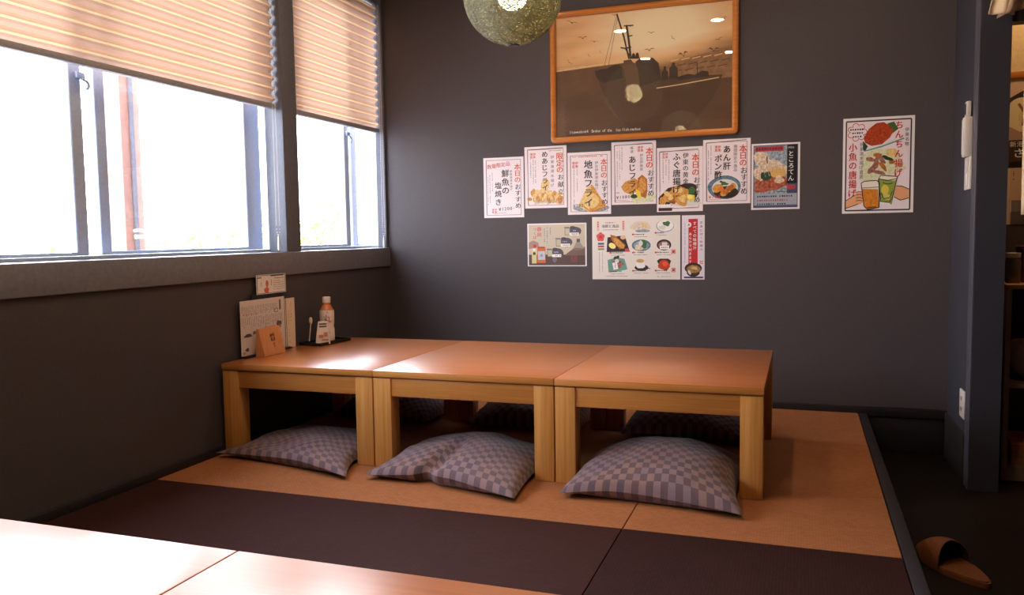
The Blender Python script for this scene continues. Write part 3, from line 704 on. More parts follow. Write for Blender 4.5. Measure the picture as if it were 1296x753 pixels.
s.poly([(222,480),(310,455),(385,470),(414,570),(330,590),(230,600)], TEAL, 2); s.ell(315, 520, 56, 48, MEAT, 3, 0, .15); s.ell(308, 460, 30, 18, LEAFD, 4, -.4, .2); s.poly([(266,510),(312,500),(326,566),(280,576)], WH, 5); s.vmarks(296, 512, 566, 12, K, 6); s.ell(312, 490, 20, 20, PLATE, 4); capt(262, 365, 592)
s.ell(548, 555, 66, 30, DARKP, 2); s.poly([(500,490),(572,490),(584,545),(560,560),(515,560),(498,545)], WH, 3); s.ell(536, 490, 38, 18, flat(206,170,110,.4), 4); s.line([(590,560),(632,562)], 7, DARKP, 3); capt(480, 590, 584)
s.poly([(694,490),(720,470),(800,470),(826,490),(800,570),(770,584),(730,560)], DARKP, 2); s.ell(760, 530, 54, 46, flat(206,64,36,.4), 3, 0, .1); s.ell(770, 520, 26, 22, flat(232,100,60,.4), 4, 0, .1); capt(695, 800, 582); s.rect(830, 557, 868, 597, RD, 3); s.frame(836, 563, 862, 591, 3, WH, 4)
s.rect(390, 372, 432, 402, flat(214,80,90,.4), 4); s.hmarks(200, 420, 636, 8, GR); s.hmarks(700, 830, 640, 8, GR)
hang(s, r, 'cream side-dish menu sheet with eight food pictures, widest in the lower row', 'posters in the lower row')
r = (-.5715, .957, -.4585, .633); s = sheet(r, (927, 55, 1143, 668), 11)
s.rect(929, 57, 1141, 666, flat(238,230,242,.35), 1); s.rect(990, 90, 1078, 530, flat(204,44,54,.4), 2)
s.vtext('すべての味噌汁', 1050, 112, 385, WH, 36, 4, .03); s.vtext('あら汁で付きます', 1008, 215, 515, WH, 30, 4, .03); s.ell(994, 145, 24, 24, WH, 3); s.char('あ', 994, 146, 30, K, 4)
s.vtext('定食に付く味噌汁', 1112, 108, 400, K, 26, 3, .015)
s.vmarks(957, 115, 510, 11, GR); s.stamp(1095, 486, 1130, 522, RD)
s.ell(1036, 560, 82, 52, DARKP, 4); s.ell(1036, 600, 62, 42, DARKP, 4); s.ell(1040, 568, 66, 38, SOUP, 5); s.ell(1050, 560, 30, 14, flat(214,190,140,.4), 6, .2, .2); s.ell(1000, 600, 12, 24, PLATE, 6, -.5)
s.rect(948, 640, 1130, 656, flat(60,66,110,.4), 2)
hang(s, r, 'narrow poster with red vertical strip and soup bowl, right end of lower row', 'posters in the lower row')

# ------------------------------------------------------------------ framed photograph of the fishing boat
px0, px1, pz0, pz1 = -1.252, -.297, 1.349, 2.022
pic = thing('framed_picture', 'large sepia photograph of a fishing boat in an orange wood frame', 'picture', ((px0+px1)/2, YW-.001, (pz0+pz1)/2))
pw, ph = (px1-px0)/2, (pz1-pz0)/2
def rrect(w, h, r, n=6):
    pts = []
    for cx, cz, a0 in ((w-r, h-r, 0), (-w+r, h-r, 90), (-w+r, -h+r, 180), (w-r, -h+r, 270)):
        for k in range(n+1):
            a = math.radians(a0+90*k/n); pts.append((cx+r*math.cos(a), cz+r*math.sin(a)))
    return pts
b = MB(); rings = []
for inset, d, rr in ((0, 0, .022), (0, -.016, .022), (.003, -.021, .021), (.012, -.024, .018), (.024, -.022, .010), (.030, -.017, .004), (.031, -.004, .003)):
    rings.append([(x, d, z) for x, z in rrect(pw-inset, ph-inset, rr)])
n = len(rings[0])
for g in rings: b.v += g
for i in range(len(rings)-1):
    for k in range(n):
        k2 = (k+1) % n; b.face((i*n+k, i*n+k2, (i+1)*n+k2, (i+1)*n+k), 0, True)
b.build('frame', M['frame'], pic, recalc=True)
def photo_mat():
    m, nt, out = new_mat('sepia_sky_print'); p = principled(nt, out, None, .5)
    tc = nt.nodes.new('ShaderNodeTexCoord'); sp = nt.nodes.new('ShaderNodeSeparateXYZ'); L(nt, tc.outputs['Object'], sp.inputs[0])
    n1 = N(nt, 'ShaderNodeTexNoise', Scale=1.0, Detail=5); L(nt, coords(nt, (3, 1, 16), rot=(0,.14,0)), n1.inputs['Vector'])
    # horizon brightness: light above, dark sea below, glow around the upper right of the masts
    a = N(nt, 'ShaderNodeMath', operation='MULTIPLY_ADD'); L(nt, sp.outputs[0], a.inputs[0]); a.inputs[1].default_value = -.13; L(nt, sp.outputs[2], a.inputs[2])
    mr = N(nt, 'ShaderNodeMapRange', interpolation_type='SMOOTHSTEP'); mr.inputs[1].default_value = -.08; mr.inputs[2].default_value = .16
    L(nt, a.outputs[0], mr.inputs[0])
    vd = N(nt, 'ShaderNodeVectorMath', operation='DISTANCE'); L(nt, tc.outputs['Object'], vd.inputs[0]); vd.inputs[1].default_value = (.10, 0, .17)
    gl = N(nt, 'ShaderNodeMapRange', interpolation_type='SMOOTHSTEP'); gl.inputs[1].default_value = .5; gl.inputs[2].default_value = .02; L(nt, vd.outputs['Value'], gl.inputs[0])
    m1 = N(nt, 'ShaderNodeMath', operation='MULTIPLY_ADD'); L(nt, gl.outputs[0], m1.inputs[0]); m1.inputs[1].default_value = .42; m1.inputs[2].default_value = .42
    m2 = N(nt, 'ShaderNodeMath', operation='MULTIPLY'); L(nt, m1.outputs[0], m2.inputs[0]); L(nt, mr.outputs[0], m2.inputs[1])
    m3 = N(nt, 'ShaderNodeMath', operation='MULTIPLY_ADD'); L(nt, n1.outputs[0], m3.inputs[0]); m3.inputs[1].default_value = .34; m3.inputs[2].default_value = -.08
    m4 = N(nt, 'ShaderNodeMath', operation='ADD'); L(nt, m2.outputs[0], m4.inputs[0]); L(nt, m3.outputs[0], m4.inputs[1])
    r = ramp(nt, m4.outputs[0], [(.0, rgb(90,63,42)), (.2, rgb(112,80,52)), (.34, rgb(186,138,90)), (.55, rgb(240,192,136)), (.85, rgb(255,236,196))])
    L(nt, r.outputs[0], p.inputs['Base Color']); return m
b = MB(); b.box(-(pw-.031), pw-.031, -.008, -.002, -(ph-.031), ph-.031)
pr = b.build('photo_print', photo_mat(), pic)
# drawn in the px of the photograph's crop; four corners of the print in those px
class Art(Sheet):
    def __init__(s, w, h):
        s.w, s.h, s.b = w, h, (0, 0, 1, 1); s.mb = MB(); s.mats = []; s.rnd = random.Random(3); s.cnt = {}; s.th = .0085; s.ux, s.uy = w, h
        s.q = ((425, 62), (1182, 10), (1185, 551), (428, 595))
    def pt(s, X, Y, l): return (X*s.w-s.w/2, -s.th-l*s.LAY, s.h/2-Y*s.h)
    def c(s, X, Y):           # crop px -> 0..1
        (ax, ay), (bx, by), (cx, cy), (dx, dy) = s.q
        u = (X-426)/(1183-426); y0 = ay+(by-ay)*u; y1 = dy+(cy-dy)*u
        return u, (Y-y0)/(y1-y0)
    def P(s, pts, m, l=1): s.poly([s.c(*p) for p in pts], m, l)
    def Ln(s, pts, wd, m, l=1):
        for (x0, y0), (x1, y1) in zip(pts, pts[1:]):
            d = math.hypot(x1-x0, y1-y0) or 1; nx, ny = -(y1-y0)/d*wd/2, (x1-x0)/d*wd/2
            s.P([(x0+nx,y0+ny),(x1+nx,y1+ny),(x1-nx,y1-ny),(x0-nx,y0-ny)], m, l)
a = Art(2*(pw-.031), 2*(ph-.031))
HUL = flat(86,60,40,.5); CAB = flat(104,74,50,.5); SIL = flat(60,40,29,.5); BRD = flat(104,68,46,.5); GLI = flat(240,200,146,.5); SEA2 = mottled('printed_lit_sea', rgb(132,96,64), rgb(168,124,84), 40, .5); SEA = mottled('printed_sea', rgb(100,70,47), rgb(116,82,54), 14, .5)
a.P([(426,300),(600,280),(760,262),(900,300),(1000,250),(1183,205),(1185,335),(960,360),(426,420)], SEA, 1)
a.P([(890,304),(1000,251),(1183,206),(1185,334),(960,352)], SEA2, 1)
a.Ln([(428,297),(520,286),(600,274),(740,258)], 6, GLI, 2); a.Ln([(440,288),(560,276)], 3, GLI, 2); a.Ln([(520,226),(625,212)], 3, GLI, 2)
for k in range(16): 
    x = 930+k*15; y = 262+(k*47 % 70)-k*2; a.Ln([(x,y),(x+34,y-8)], 4, GLI if k % 3 == 0 else BRD, 2)
a.P([(600,300),(640,290),(720,285),(790,330),(900,335),(960,330),(1140,330),(1135,365),(1100,430),(1000,560),(880,568),(760,560),(700,500),(640,400)], HUL, 3)
a.P([(960,330),(1145,322),(1120,380),(1060,400),(930,372)], HUL, 4); a.Ln([(870,378),(960,365),(1130,335)], 4, GLI, 5)
a.P([(728,255),(760,250),(790,290),(800,370),(740,370)], CAB, 5); a.P([(780,262),(800,245),(855,245),(880,270),(890,340),(800,372),(788,300)], SIL, 4); a.P([(600,300),(625,292),(660,288),(690,275),(722,280),(726,330),(640,352),(610,330)], SIL, 4)
a.Ln([(660,288),(690,274),(715,276)], 4, SIL, 5)
a.Ln([(700,50),(712,90),(730,150),(752,248)], 7, SIL, 6); a.Ln([(742,100),(752,170),(760,248)], 9, SIL, 6); a.Ln([(730,104),(772,102)], 5, SIL, 6); a.Ln([(745,150),(768,146)], 5, SIL, 6); a.Ln([(716,198),(738,202),(762,196)], 6, SIL, 6); a.Ln([(735,200),(757,238)], 5, SIL, 6)
a.Ln([(700,56),(640,290)], 1.5, BRD, 3); a.Ln([(705,60),(660,285)], 1.5, BRD, 3)
for x, y, w, h in ((772,222,10,26),(788,220,10,28)): a.P([(x-w,y+h),(x-w*.6,y+6),(x,y),(x+w*.6,y+6),(x+w,y+h)], SIL, 5)
for x, y, w, h in ((906,284,14,60),(942,268,18,70)): a.P([(x-w,y+h),(x-w,y+24),(x-w*.4,y+14),(x-w*.35,y),(x+w*.35,y),(x+w*.4,y+14),(x+w,y+24),(x+w,y+h)], SIL, 6)
a.P([(960,330),(1000,318),(1030,322),(1060,305),(1085,308),(1090,330),(960,345)], SIL, 5); a.Ln([(1040,270),(1042,320)], 4, SIL, 5)
def bird(x, y, w, rot=0, up=.5):
    ca, sa = math.cos(rot), math.sin(rot)
    def q(u, v): return (x+(u*ca-v*sa)*w, y+(u*sa+v*ca)*w)
    for sgn in (-1, 1):
        a.P([q(0,.06), q(sgn*.3,-up*.55), q(sgn*.62,-up*.62), q(sgn*1.0,-up*.25), q(sgn*.58,-up*.42), q(sgn*.3,-up*.28)], BRD, 7)
    a.P([q(-.2,.0), q(0,-.1), q(.2,.02), q(.05,.16)], BRD, 8)
for args in ((500,82,30,.25,.3),(548,152,24,0,.5),(600,168,22,.05,.2),(574,230,12,.8,.5),(626,215,10,.9,.4),(486,258,18,.8,.4),(690,56,14,0,.6),(758,106,16,0,.2),(848,137,18,0,.4),(840,212,24,-.1,.5),(938,163,14,.9,.5),(1128,174,18,-.4,.5),(1152,86,14,-.8,.5),(985,240,22,-.3,1.3),(1108,222,26,0,.9),(1030,268,18,-.2,.3),(508,238,10,0,.4),(462,296,14,.4,.3)): bird(*args)
TX = flat(250,244,230,.5)
def arttext(t, X0, X1, Y0, Y1, sz):
    st = 1.0/max(len(t), 1)
    for i, ch in enumerate(t):
        f = (i+.5)*st; u, v = a.c(X0+(X1-X0)*f, Y0+(Y1-Y0)*f)
        vs, fs, (x0, x1, y0, y1) = glyph(ch, 0)
        if vs:
            k = sz/3.41*.0048; a.mb.add([(u*a.w-a.w/2+(x-(x0+x1)/2)*k, -a.th-10*a.LAY, a.h/2-v*a.h+(y-.3)*k) for x, y in vs], fs, a.mi(TX))
arttext('Itoweekn64', 484, 570, 573, 568, 15); arttext('Broker of the', 586, 676, 567, 562, 15); arttext('Ito fish market', 692, 802, 562, 556, 15)
a.mb.build('boat_motif', a.mats, pr)
b = MB(); b.box(-(pw-.031), pw-.031, -.0165, -.0145, -(ph-.031), ph-.031); b.build('picture_glass', M['picglass'], pic)

# ------------------------------------------------------------------ pendant globes and ceiling lights
def shade_mat():
    m, nt, out = new_mat('grey_green_string_shade')
    p = nt.nodes.new('ShaderNodeBsdfPrincipled'); p.inputs['Roughness'].default_value = .6
    v = coords(nt, (1,1,2.2))
    n = N(nt, 'ShaderNodeTexNoise', Scale=150.0, Detail=3, Roughness=.7); L(nt, v, n.inputs['Vector'])
    n2 = N(nt, 'ShaderNodeTexNoise', Scale=40.0, Detail=2); L(nt, coords(nt, (1,1,5)), n2.inputs['Vector'])
    r = ramp(nt, n2.outputs[0], [(.3, rgb(96,104,94)), (.7, rgb(150,158,146))]); ge = nt.nodes.new('ShaderNodeNewGeometry'); ins = N(nt, 'ShaderNodeMix', data_type='RGBA')      # inside faces coloured darker to dim the lamp glow seen through the holes
    L(nt, ge.outputs['Backfacing'], ins.inputs[0]); L(nt, r.outputs[0], ins.inputs[6]); ins.inputs[7].default_value = rgb(66,66,44); L(nt, ins.outputs[2], p.inputs['Base Color'])
    tr = nt.nodes.new('ShaderNodeBsdfTransparent'); tl = N(nt, 'ShaderNodeBsdfTranslucent', Color=rgb(200,190,130))
    mm = nt.nodes.new('ShaderNodeMixShader'); mm.inputs[0].default_value = .03; L(nt, p.outputs[0], mm.inputs[1]); L(nt, tl.outputs[0], mm.inputs[2])
    hole = ramp(nt, n.outputs[0], [(.55, (0,0,0,1)), (.59, (1,1,1,1))])
    mx = nt.nodes.new('ShaderNodeMixShader'); L(nt, hole.outputs[0], mx.inputs[0]); L(nt, mm.outputs[0], mx.inputs[1]); L(nt, tr.outputs[0], mx.inputs[2])
    L(nt, mx.outputs[0], out.inputs['Surface']); return m
M['shade'] = shade_mat(); M['string'] = flat(128,130,112,.6,'string'); M['bulb'] = emit('warm_bulb', (1.0,.76,.38,1), 50.0)
def globe(label, loc, R=.186):
    t = thing('pendant_lamp', label, 'lamp', loc, 0, 'string globe pendant lamps')
    prof = [(max(.0001, R*math.sin(PI*k/40)), -R*math.cos(PI*k/40)) for k in range(41)]
    b = MB(); b.lathe(prof, seg=72); sh = b.build('lamp_shade', M['shade'], t)
    b = MB(); rnd = random.Random(11)
    for k in range(90):                                    # wound string
        if k < 40: ax = Vector((rnd.gauss(0,.12), rnd.gauss(0,.12), 1)).normalized(); h = R*math.cos(PI*(k+.5)/40)
        else: ax = Vector((rnd.gauss(0,1), rnd.gauss(0,1), rnd.gauss(0,.7))).normalized(); h = R*rnd.uniform(-.5, .5)
        u = ax.orthogonal().normalized(); w = ax.cross(u); rr = math.sqrt(max(R*R-h*h, 1e-6))*1.003
        b.tube([ax*h*1.003+(u*math.cos(2*PI*i/56)+w*math.sin(2*PI*i/56))*rr for i in range(56)], .0009, 0, 4, True)
    b.build('string_winding', M['string'], sh)
    b = MB(); b.lathe([(max(.0001,.058*math.sin(PI*k/16)), -.058*math.cos(PI*k/16)) for k in range(17)], seg=28); b.build('bulb', M['bulb'], t)
    b = MB(); b.lathe([(.012,-.0035),(.024,-.0035),(.026,0),(.024,.002),(.012,.002)], (0,0,-R-.001), 24); b.build('bottom_ring', M['plasticd'], t)
    b = MB(); b.tube([(0,0,R-.02),(0,0,CZ-loc[2]-.03)], .003, 0, 8); b.build('cord', M['black'], t)
    b = MB(); b.lathe([(.0001,-.035),(.02,-.034),(.045,-.02),(.05,0),(.0001,0)], (0,0,CZ-loc[2]), 24); b.build('ceiling_cap', M['black'], t)
    return t
globe('grey-green string globe lamp glowing above the back tables', (-1.042, 3.01, 1.778))
globe('string globe lamp over the near tables, seen only mirrored in the picture glass', (-1.04, .79, 1.778))
M['led'] = emit('warm_downlight_lens', (1.0,.66,.34,1), 30.0)
for x, y, where, en in ((-1.31, 2.15, 'between the table rows, window side, mirrored in the picture glass', 6), (-.59, 2.2, 'between the table rows, open side, mirrored in the picture glass', 6), (-1.31, 1.09, 'over the near tables, window side, mirrored in the picture glass', 6), (-.59, 1.07, 'over the near tables, open side, mirrored in the picture glass', 6),
                       (-1.5, 3.3, 'over the back tables near the window', 3.5), (-.59, 3.3, 'over the back tables', 3.5), (.25, 3.3, 'over the open mat right of the tables', 4)):
    t = thing('downlight', 'recessed warm ceiling light ' + where, 'light', (x, y, CZ), 0, 'ceiling downlights')
    b = MB(); b.lathe([(.045,-.001),(.06,-.001),(.062,-.006),(.046,-.008),(.044,-.003)], (0,0,0), 32); b.build('trim_ring', M['plastic'], t)
    b = MB(); b.lathe([(.0001,-.004),(.044,-.004),(.044,-.001),(.0001,-.001)], (0,0,0), 32); b.build('lens', M['led'], t)
    ld = bpy.data.lights.new('downlight_beam', 'AREA'); ld.shape = 'DISK'; ld.size = .085; ld.energy = en; ld.color = (1.0,.73,.48)
    lo = bpy.data.objects.new('beam', ld); COL.objects.link(lo); lo.location = (0,0,-.0085); lo.parent = t

# ------------------------------------------------------------------ menu, sign and bottle on the table by the window
ZT = H+.0006
st = thing('menu_stand', 'black upright menu stand against the window wall', 'stand', (-2.212, 3.02, ZT))
b = MB(); b.box(-.012, .018, -.172, .165, 0, .008, 0, .002); b.build('base', M['black'], st)
b = MB(); b.box(-.0115, -.0065, -.085, .135, .008, .262, 0, .002); b.build('back_panel', M['black'], st)
def stand_sheet(w, h, box, seed, th=.0012):
    return Sheet(w, h, box, seed, th)
def lean(sh, name, label, cat, y, z, x, yaw=PI/2, tilt=0.0):
    o = sh.done(name, label, cat, (x, y, z)); o.rotation_euler = (tilt, 0, yaw); return o
# large menu page (drawing units = px of the enlarged crop)
s = stand_sheet(.312, .232, (66, 240, 430, 668), 21)
s.rect(67, 242, 429, 666, flat(226,214,212,.5), 1)
INK = flat(96,86,92,.5)
for k in range(24): s.vmarks(78+k*12.4, 285, 340+(k*17 % 26), 9, INK)
for k in range(24): s.vmarks(78+k*14.2, 372, 440+(k*23 % 30), 9, INK)
for k in range(22): s.vmarks(84+k*9, 345, 362, 8, flat(190,130,130,.5))
s.rect(384, 262, 398, 345, INK, 2); s.frame(342, 330, 370, 360, 4, INK, 2)
for x, y, rx, ry, m in ((120,515,30,14,INK),(172,500,14,14,flat(130,110,110,.5)),(208,492,20,14,INK),(110,625,14,14,INK),(86,648,12,12,flat(210,150,140,.5)),(300,480,50,16,flat(226,160,130,.5)),(378,460,22,26,INK),(378,480,16,20,flat(130,110,110,.5)),(390,560,10,18,flat(180,150,140,.5))): s.ell(x, y, rx, ry, m, 2, 0, .2)
s.line([(90,530),(120,505),(150,520)], 4, INK, 3)
lean(s, 'menu_sheet', 'white printed menu page standing in the black stand', 'menu', 3.007, ZT+.008+.116, -2.2155)
s = stand_sheet(.074, .228, (424, 228, 515, 618), 22)
s.rect(425, 229, 514, 617, flat(238,218,196,.5), 1); s.line([(431,230),(434,617)], 5, INK, 2); s.vmarks(478, 262, 420, 14, flat(200,160,140,.5)); s.vmarks(455, 300, 600, 24, flat(220,190,170,.5))
lean(s, 'menu_folder', 'narrow cream menu folder beside the large menu page', 'menu', 3.204, ZT+.114+.0005, -2.2145)
s = stand_sheet(.214, .085, (98, 80, 348, 228), 23)
s.frame(104, 86, 342, 222, 4, INK, 2); s.rect(216, 84, 330, 96, INK, 3); s.rect(106, 98, 140, 106, INK, 3)
s.vmarks(138, 125, 175, 12, INK); s.vmarks(222, 120, 180, 12, INK); s.ell(185, 150, 12, 26, flat(210,120,110,.5), 2); s.ell(180, 200, 20, 24, flat(224,110,90,.5), 2, 0, .15)
s.hmarks(250, 330, 112, 12, INK)
for k in range(5): s.hmarks(240, 335, 132+k*16, 8, flat(170,150,150,.5))
lean(s, 'table_card', 'small white card held above the menu page', 'card', 3.075, ZT+.302, -2.216)
# slanted wooden sign block
sg = thing('table_sign', 'small tan wooden sign block standing before the menu page', 'sign', (-2.165, 2.985, ZT), 0)
b = MB(); b.prism([(-.022,0),(.022,0),(.022,.006),(-.006,.118),(-.016,.118)], lambda p, q, d: (p, d, q), -.076, .076); b.build('block', M['signwood'], sg, recalc=True)
b = MB(); th = math.atan2(.028, .112)
sgs = Sheet(.05, .075, (0,0,50,75), 4, .0004); sgs.mb = MB(); sgs.mats = []
CH = flat(92,58,40,.5)
for k in range(2): sgs.char('番', 17+k*0, 14+k*19, 17, CH, 1, .03); sgs.char('号', 33, 14+k*19, 17, CH, 1, .03)
sgs.rect(18, 50, 30, 54, CH, 1); sgs.rect(22, 58, 27, 66, CH, 1)
eo = sgs.mb.build('engraving', sgs.mats, sg, (.0095, .005, .062), (-th, 0, PI/2)); 
# condiment tray, bottle, holder, spoon
tr = MB(); tr.box(-.062, .062, -.115, .115, 0, .004, 0, .0015)
for a0, a1, c0, c1 in ((-.062,.062,-.115,-.109),(-.062,.062,.109,.115),(-.062,-.056,-.115,.115),(.056,.062,-.115,.115)): tr.box(a0, a1, c0, c1, .0, .014, 0, .001, 1)
tag(tr.build('condiment_tray', M['black'], None, (-2.145, 3.385, ZT), (0,0,-.12)), 'black condiment tray holding the dressing bottle by the wall', 'tray')
ZB = ZT+.0045
bt = thing('dressing_bottle', 'plastic dressing bottle with white cap and white label', 'bottle', (-2.145, 3.405, ZB))
b = MB(); b.lathe([(.0001,0),(.028,0),(.033,.004),(.034,.02),(.0335,.06),(.030,.075),(.0335,.09),(.034,.14),(.031,.155),(.021,.175),(.0165,.18),(.0165,.186),(.0001,.186)], seg=32); b.build('bottle_body', mottled('amber_sauce', rgb(206,120,60), rgb(190,104,52), 20, .2, Coat_Weight=.6), bt)
b = MB(); b.lathe([(.0344,.008),(.0346,.02),(.034,.06),(.0307,.075),(.034,.09),(.0346,.138),(.0325,.152)], seg=32); lb = b.build('label_sleeve', mottled('label_print', rgb(232,216,210), rgb(240,228,220), 30, .4), bt)
b = MB()
def onbottle(ch, ang0, zc, sz, bold):
    vs, fs, (x0,x1,y0,y1) = glyph(ch, 0)
    b.add([(.0352*math.cos(ang0+(x-(x0+x1)/2)*sz/.035), .0352*math.sin(ang0+(x-(x0+x1)/2)*sz/.035), zc+(y-(y0+y1)/2)*sz) for x, y in vs], fs)
AN = -1.0
onbottle('丸', AN, .112, .042, .04); b.build('label_emblem', flat(150,40,70,.4), lb)
b = MB(); onbottle('ぽ', AN-.3, .05, .018, .02); onbottle('ん', AN+.2, .05, .018, .02); onbottle('酢', AN+.05, .142, .012, .02); b.build('label_text', flat(190,120,90,.4), lb)
b = MB(); b.lathe([(.0001,.186),(.019,.186),(.0195,.19),(.0195,.212),(.018,.215),(.0001,.215)], seg=32); b.build('cap', M['plastic'], bt)
hd = thing('seasoning_packet', 'small white seasoning packet with dark print, in front of the bottle', 'packet', (-2.12, 3.325, ZB), .57)
b = MB(); b.prism([(-.034,0),(.034,0),(.03,.03),(.02,.105),(-.02,.105),(-.031,.03)], lambda p, q, d: (p, d*(1-.7*q/.105), q), -.016, .016); b.build('pouch', flat(236,224,216,.4), hd, recalc=True)
b = MB()
for k in range(2): b.box(-.016, .018, -.0078+k*.0, -.0068, .078+k*.012, .085+k*.012)
b.build('dark_print', INK, hd)
b = MB()
for x, z, w, h in ((-.018,.03,.02,.014),(.004,.035,.018,.02),(-.005,.015,.03,.008)): b.box(x, x+w, -.0152, -.0142, z, z+h)
b.build('red_print', flat(214,140,110,.4), hd)
sp = MB(); sp.tube([(0,0,.012),(.004,.002,.05),(.008,.003,.09)], [.003,.0025,.003], 0, 8); sp.lathe([(.0001,-.02),(.006,-.012),(.009,0),(.007,.012),(.0001,.018)], (.009,.003,.108), 12)
tag(sp.build('spoon', M['plastic'], None, (-2.185, 3.31, ZB), (0,0,.3)), 'thin white spoon standing up on the tray beside the menu folder', 'spoon')

# ------------------------------------------------------------------ fittings on the partition pier
rc = thing('remote_control', 'beige remote control resting in its wall holder on the pier', 'remote', (XR, 3.795, 1.16))
b = MB(); b.box(-.030, -.0005, -.026, .026, 0, .16, 0, .004); b.box(-.033, -.0298, -.018, .018, .01, .15, 0, .001); b.build('holder', M['plastic'], rc)
b = MB(); b.box(-.024, -.006, -.021, .021, .161, .222, 0, .004); r0 = b.build('remote', M['plastic'], rc)
b = MB(); b.box(-.0252, -.0242, -.015, .015, .17, .214); b.build('display', M['plasticd'], r0)
sw = thing('light_switch', 'white wall switch plate on the pier, under the remote control', 'switch', (XR, 3.82, 1.095))
b = MB(); b.box(-.009, -.0005, -.058, .058, -.066, .066, 0, .003); b.build('plate', M['plastic'], sw)
for z in (-.028, .028):
    b = MB(); b.box(-.0125, -.0092, -.03, .03, z-.025, z+.025, 0, .002); b.build('rocker', flat(236,230,226,.35), sw)
ou = thing('wall_outlet', 'white power outlet low on the pier', 'outlet', (XR, 3.81, .142))
b = MB(); b.box(-.008, -.0005, -.048, .048, -.058, .058, 0, .003); pl = b.build('plate', M['plastic'], ou)
for z in (-.022, .022):
    b = MB(); b.box(-.0095, -.0082, -.012, -.008, z-.008, z+.008); b.box(-.0095, -.0082, .008, .012, z-.008, z+.008); b.build('socket_slot', M['plasticd'], ou)

# ------------------------------------------------------------------ passage on the right: shelf, posters, curtain, slippers
M['shelfw'] = wood('pale_shelf_board', rgb(176,146,122), rgb(190,160,136), 'z', .5, 0)
sx0, sx1, sy0, sy1, sz1 = .796, 1.55, 3.84, 4.19, .64
sf = thing('shelf_unit', 'pale open shelf unit behind the pier', 'shelf', (sx0, sy0, LOW))
hh = sz1-LOW
for x in (0, sx1-sx0-.02):
    b = MB(); b.box(x, x+.02, 0, sy1-sy0, .0005, hh-.0205, 0, .001, 1); b.build('side_panel', M['shelfw'], sf)
b = MB(); b.box(-.004, sx1-sx0+.004, -.004, sy1-sy0, hh-.02, hh, 0, .002, 1); b.build('top_board', wood('honey_shelf_top', rgb(176,120,70), rgb(196,140,86), 'x', .5, 0), sf)
for z in (.06, .41, ):
    b = MB(); b.box(.0205, sx1-sx0-.0205, .004, sy1-sy0-.012, z-.02, z, 0, .001, 1); b.build('shelf_board', M['shelfw'], sf)
b = MB(); b.box(.0205, sx1-sx0-.0205, .004, .02, .001, .0395); b.build('plinth', M['shelfw'], sf)
b = MB(); b.box(.0205, sx1-sx0-.0205, sy1-sy0-.0115, sy1-sy0, .001, hh-.0205); b.build('back_board', M['plasticd'], sf)
def lath(name, prof, mats, loc, label, cat, extra=None):
    b = MB(); b.lathe(prof, seg=32); o = b.build(name, mats, None, loc); return tag(o, label, cat)
t = thing('jar', 'dark lidded jar standing on top of the shelf unit', 'jar', (.835, 3.93, sz1+.0005))
b = MB(); b.lathe([(.0001,0),(.026,0),(.029,.006),(.03,.09),(.024,.105),(.0001,.105)], seg=24); b.build('jar_body', mottled('smoky_jar', rgb(110,98,98), rgb(92,80,80), 20, .25), t)
b = MB(); b.lathe([(.0001,.105),(.027,.105),(.028,.125),(.0001,.127)], seg=24); b.build('lid', M['plastic'], t)
t = thing('storage_box', 'dull red box standing on the shelf top behind the jar', 'box', (.94, 4.02, sz1+.0005))
b = MB(); b.box(-.065, .065, -.06, .06, 0, .13, 0, .004); bx_ = b.build('box_body', mottled('dull_red_card', rgb(112,56,58), rgb(96,46,50), 20, .6), t)
b = MB(); b.box(-.067, .067, -.062, .062, .1305, .152, 0, .004); b.build('lid', mottled('dull_red_card_lid', rgb(86,42,46), rgb(76,36,40), 20, .6), t)
b = MB(); b.lathe([(.0001,0),(.05,0),(.085,.03),(.1,.08),(.1,.14),(.09,.155),(.085,.15),(.093,.1),(.08,.04),(.0001,.012)], seg=36)
tag(b.build('ceramic_pot', mottled('white_glaze', rgb(222,206,196), rgb(208,190,180), 10, .3), None, (.945, 4.0, LOW+.4155+.0)), 'white ceramic pot on the middle board of the shelf unit', 'pot')
b = MB(); b.lathe([(.0001,0),(.105,0),(.11,.006),(.0001,.005)], seg=36); tag(b.build('pot_mat', M['black'], None, (.945, 4.0, LOW+.4103)), 'round black mat under the white pot', 'mat')
for k, (c1, c2, where) in enumerate((((206,150,90),(190,134,78),'lower'), ((222,140,76),(206,126,66),'upper'))):
    t = thing('wooden_box', 'shallow tan wooden box, %s of two on the bottom board of the shelf' % where, 'box', (.93, 4.0, LOW+.0603+k*.0485), 0, 'tan boxes on the bottom shelf')
    b = MB(); b.box(-.09, .11, -.12, .1, 0, .034, 0, .002, 1); b.build('box_body', wood('box_wood', rgb(*c2), rgb(*c1), 'x', .5, 0), t)
    b = MB(); b.box(-.092, .112, -.122, .102, .0345, .048, 0, .002, 1); b.build('lid', wood('box_lid_wood', rgb(*[int(v*.93) for v in c2]), rgb(*c1), 'x', .5, 0), t)
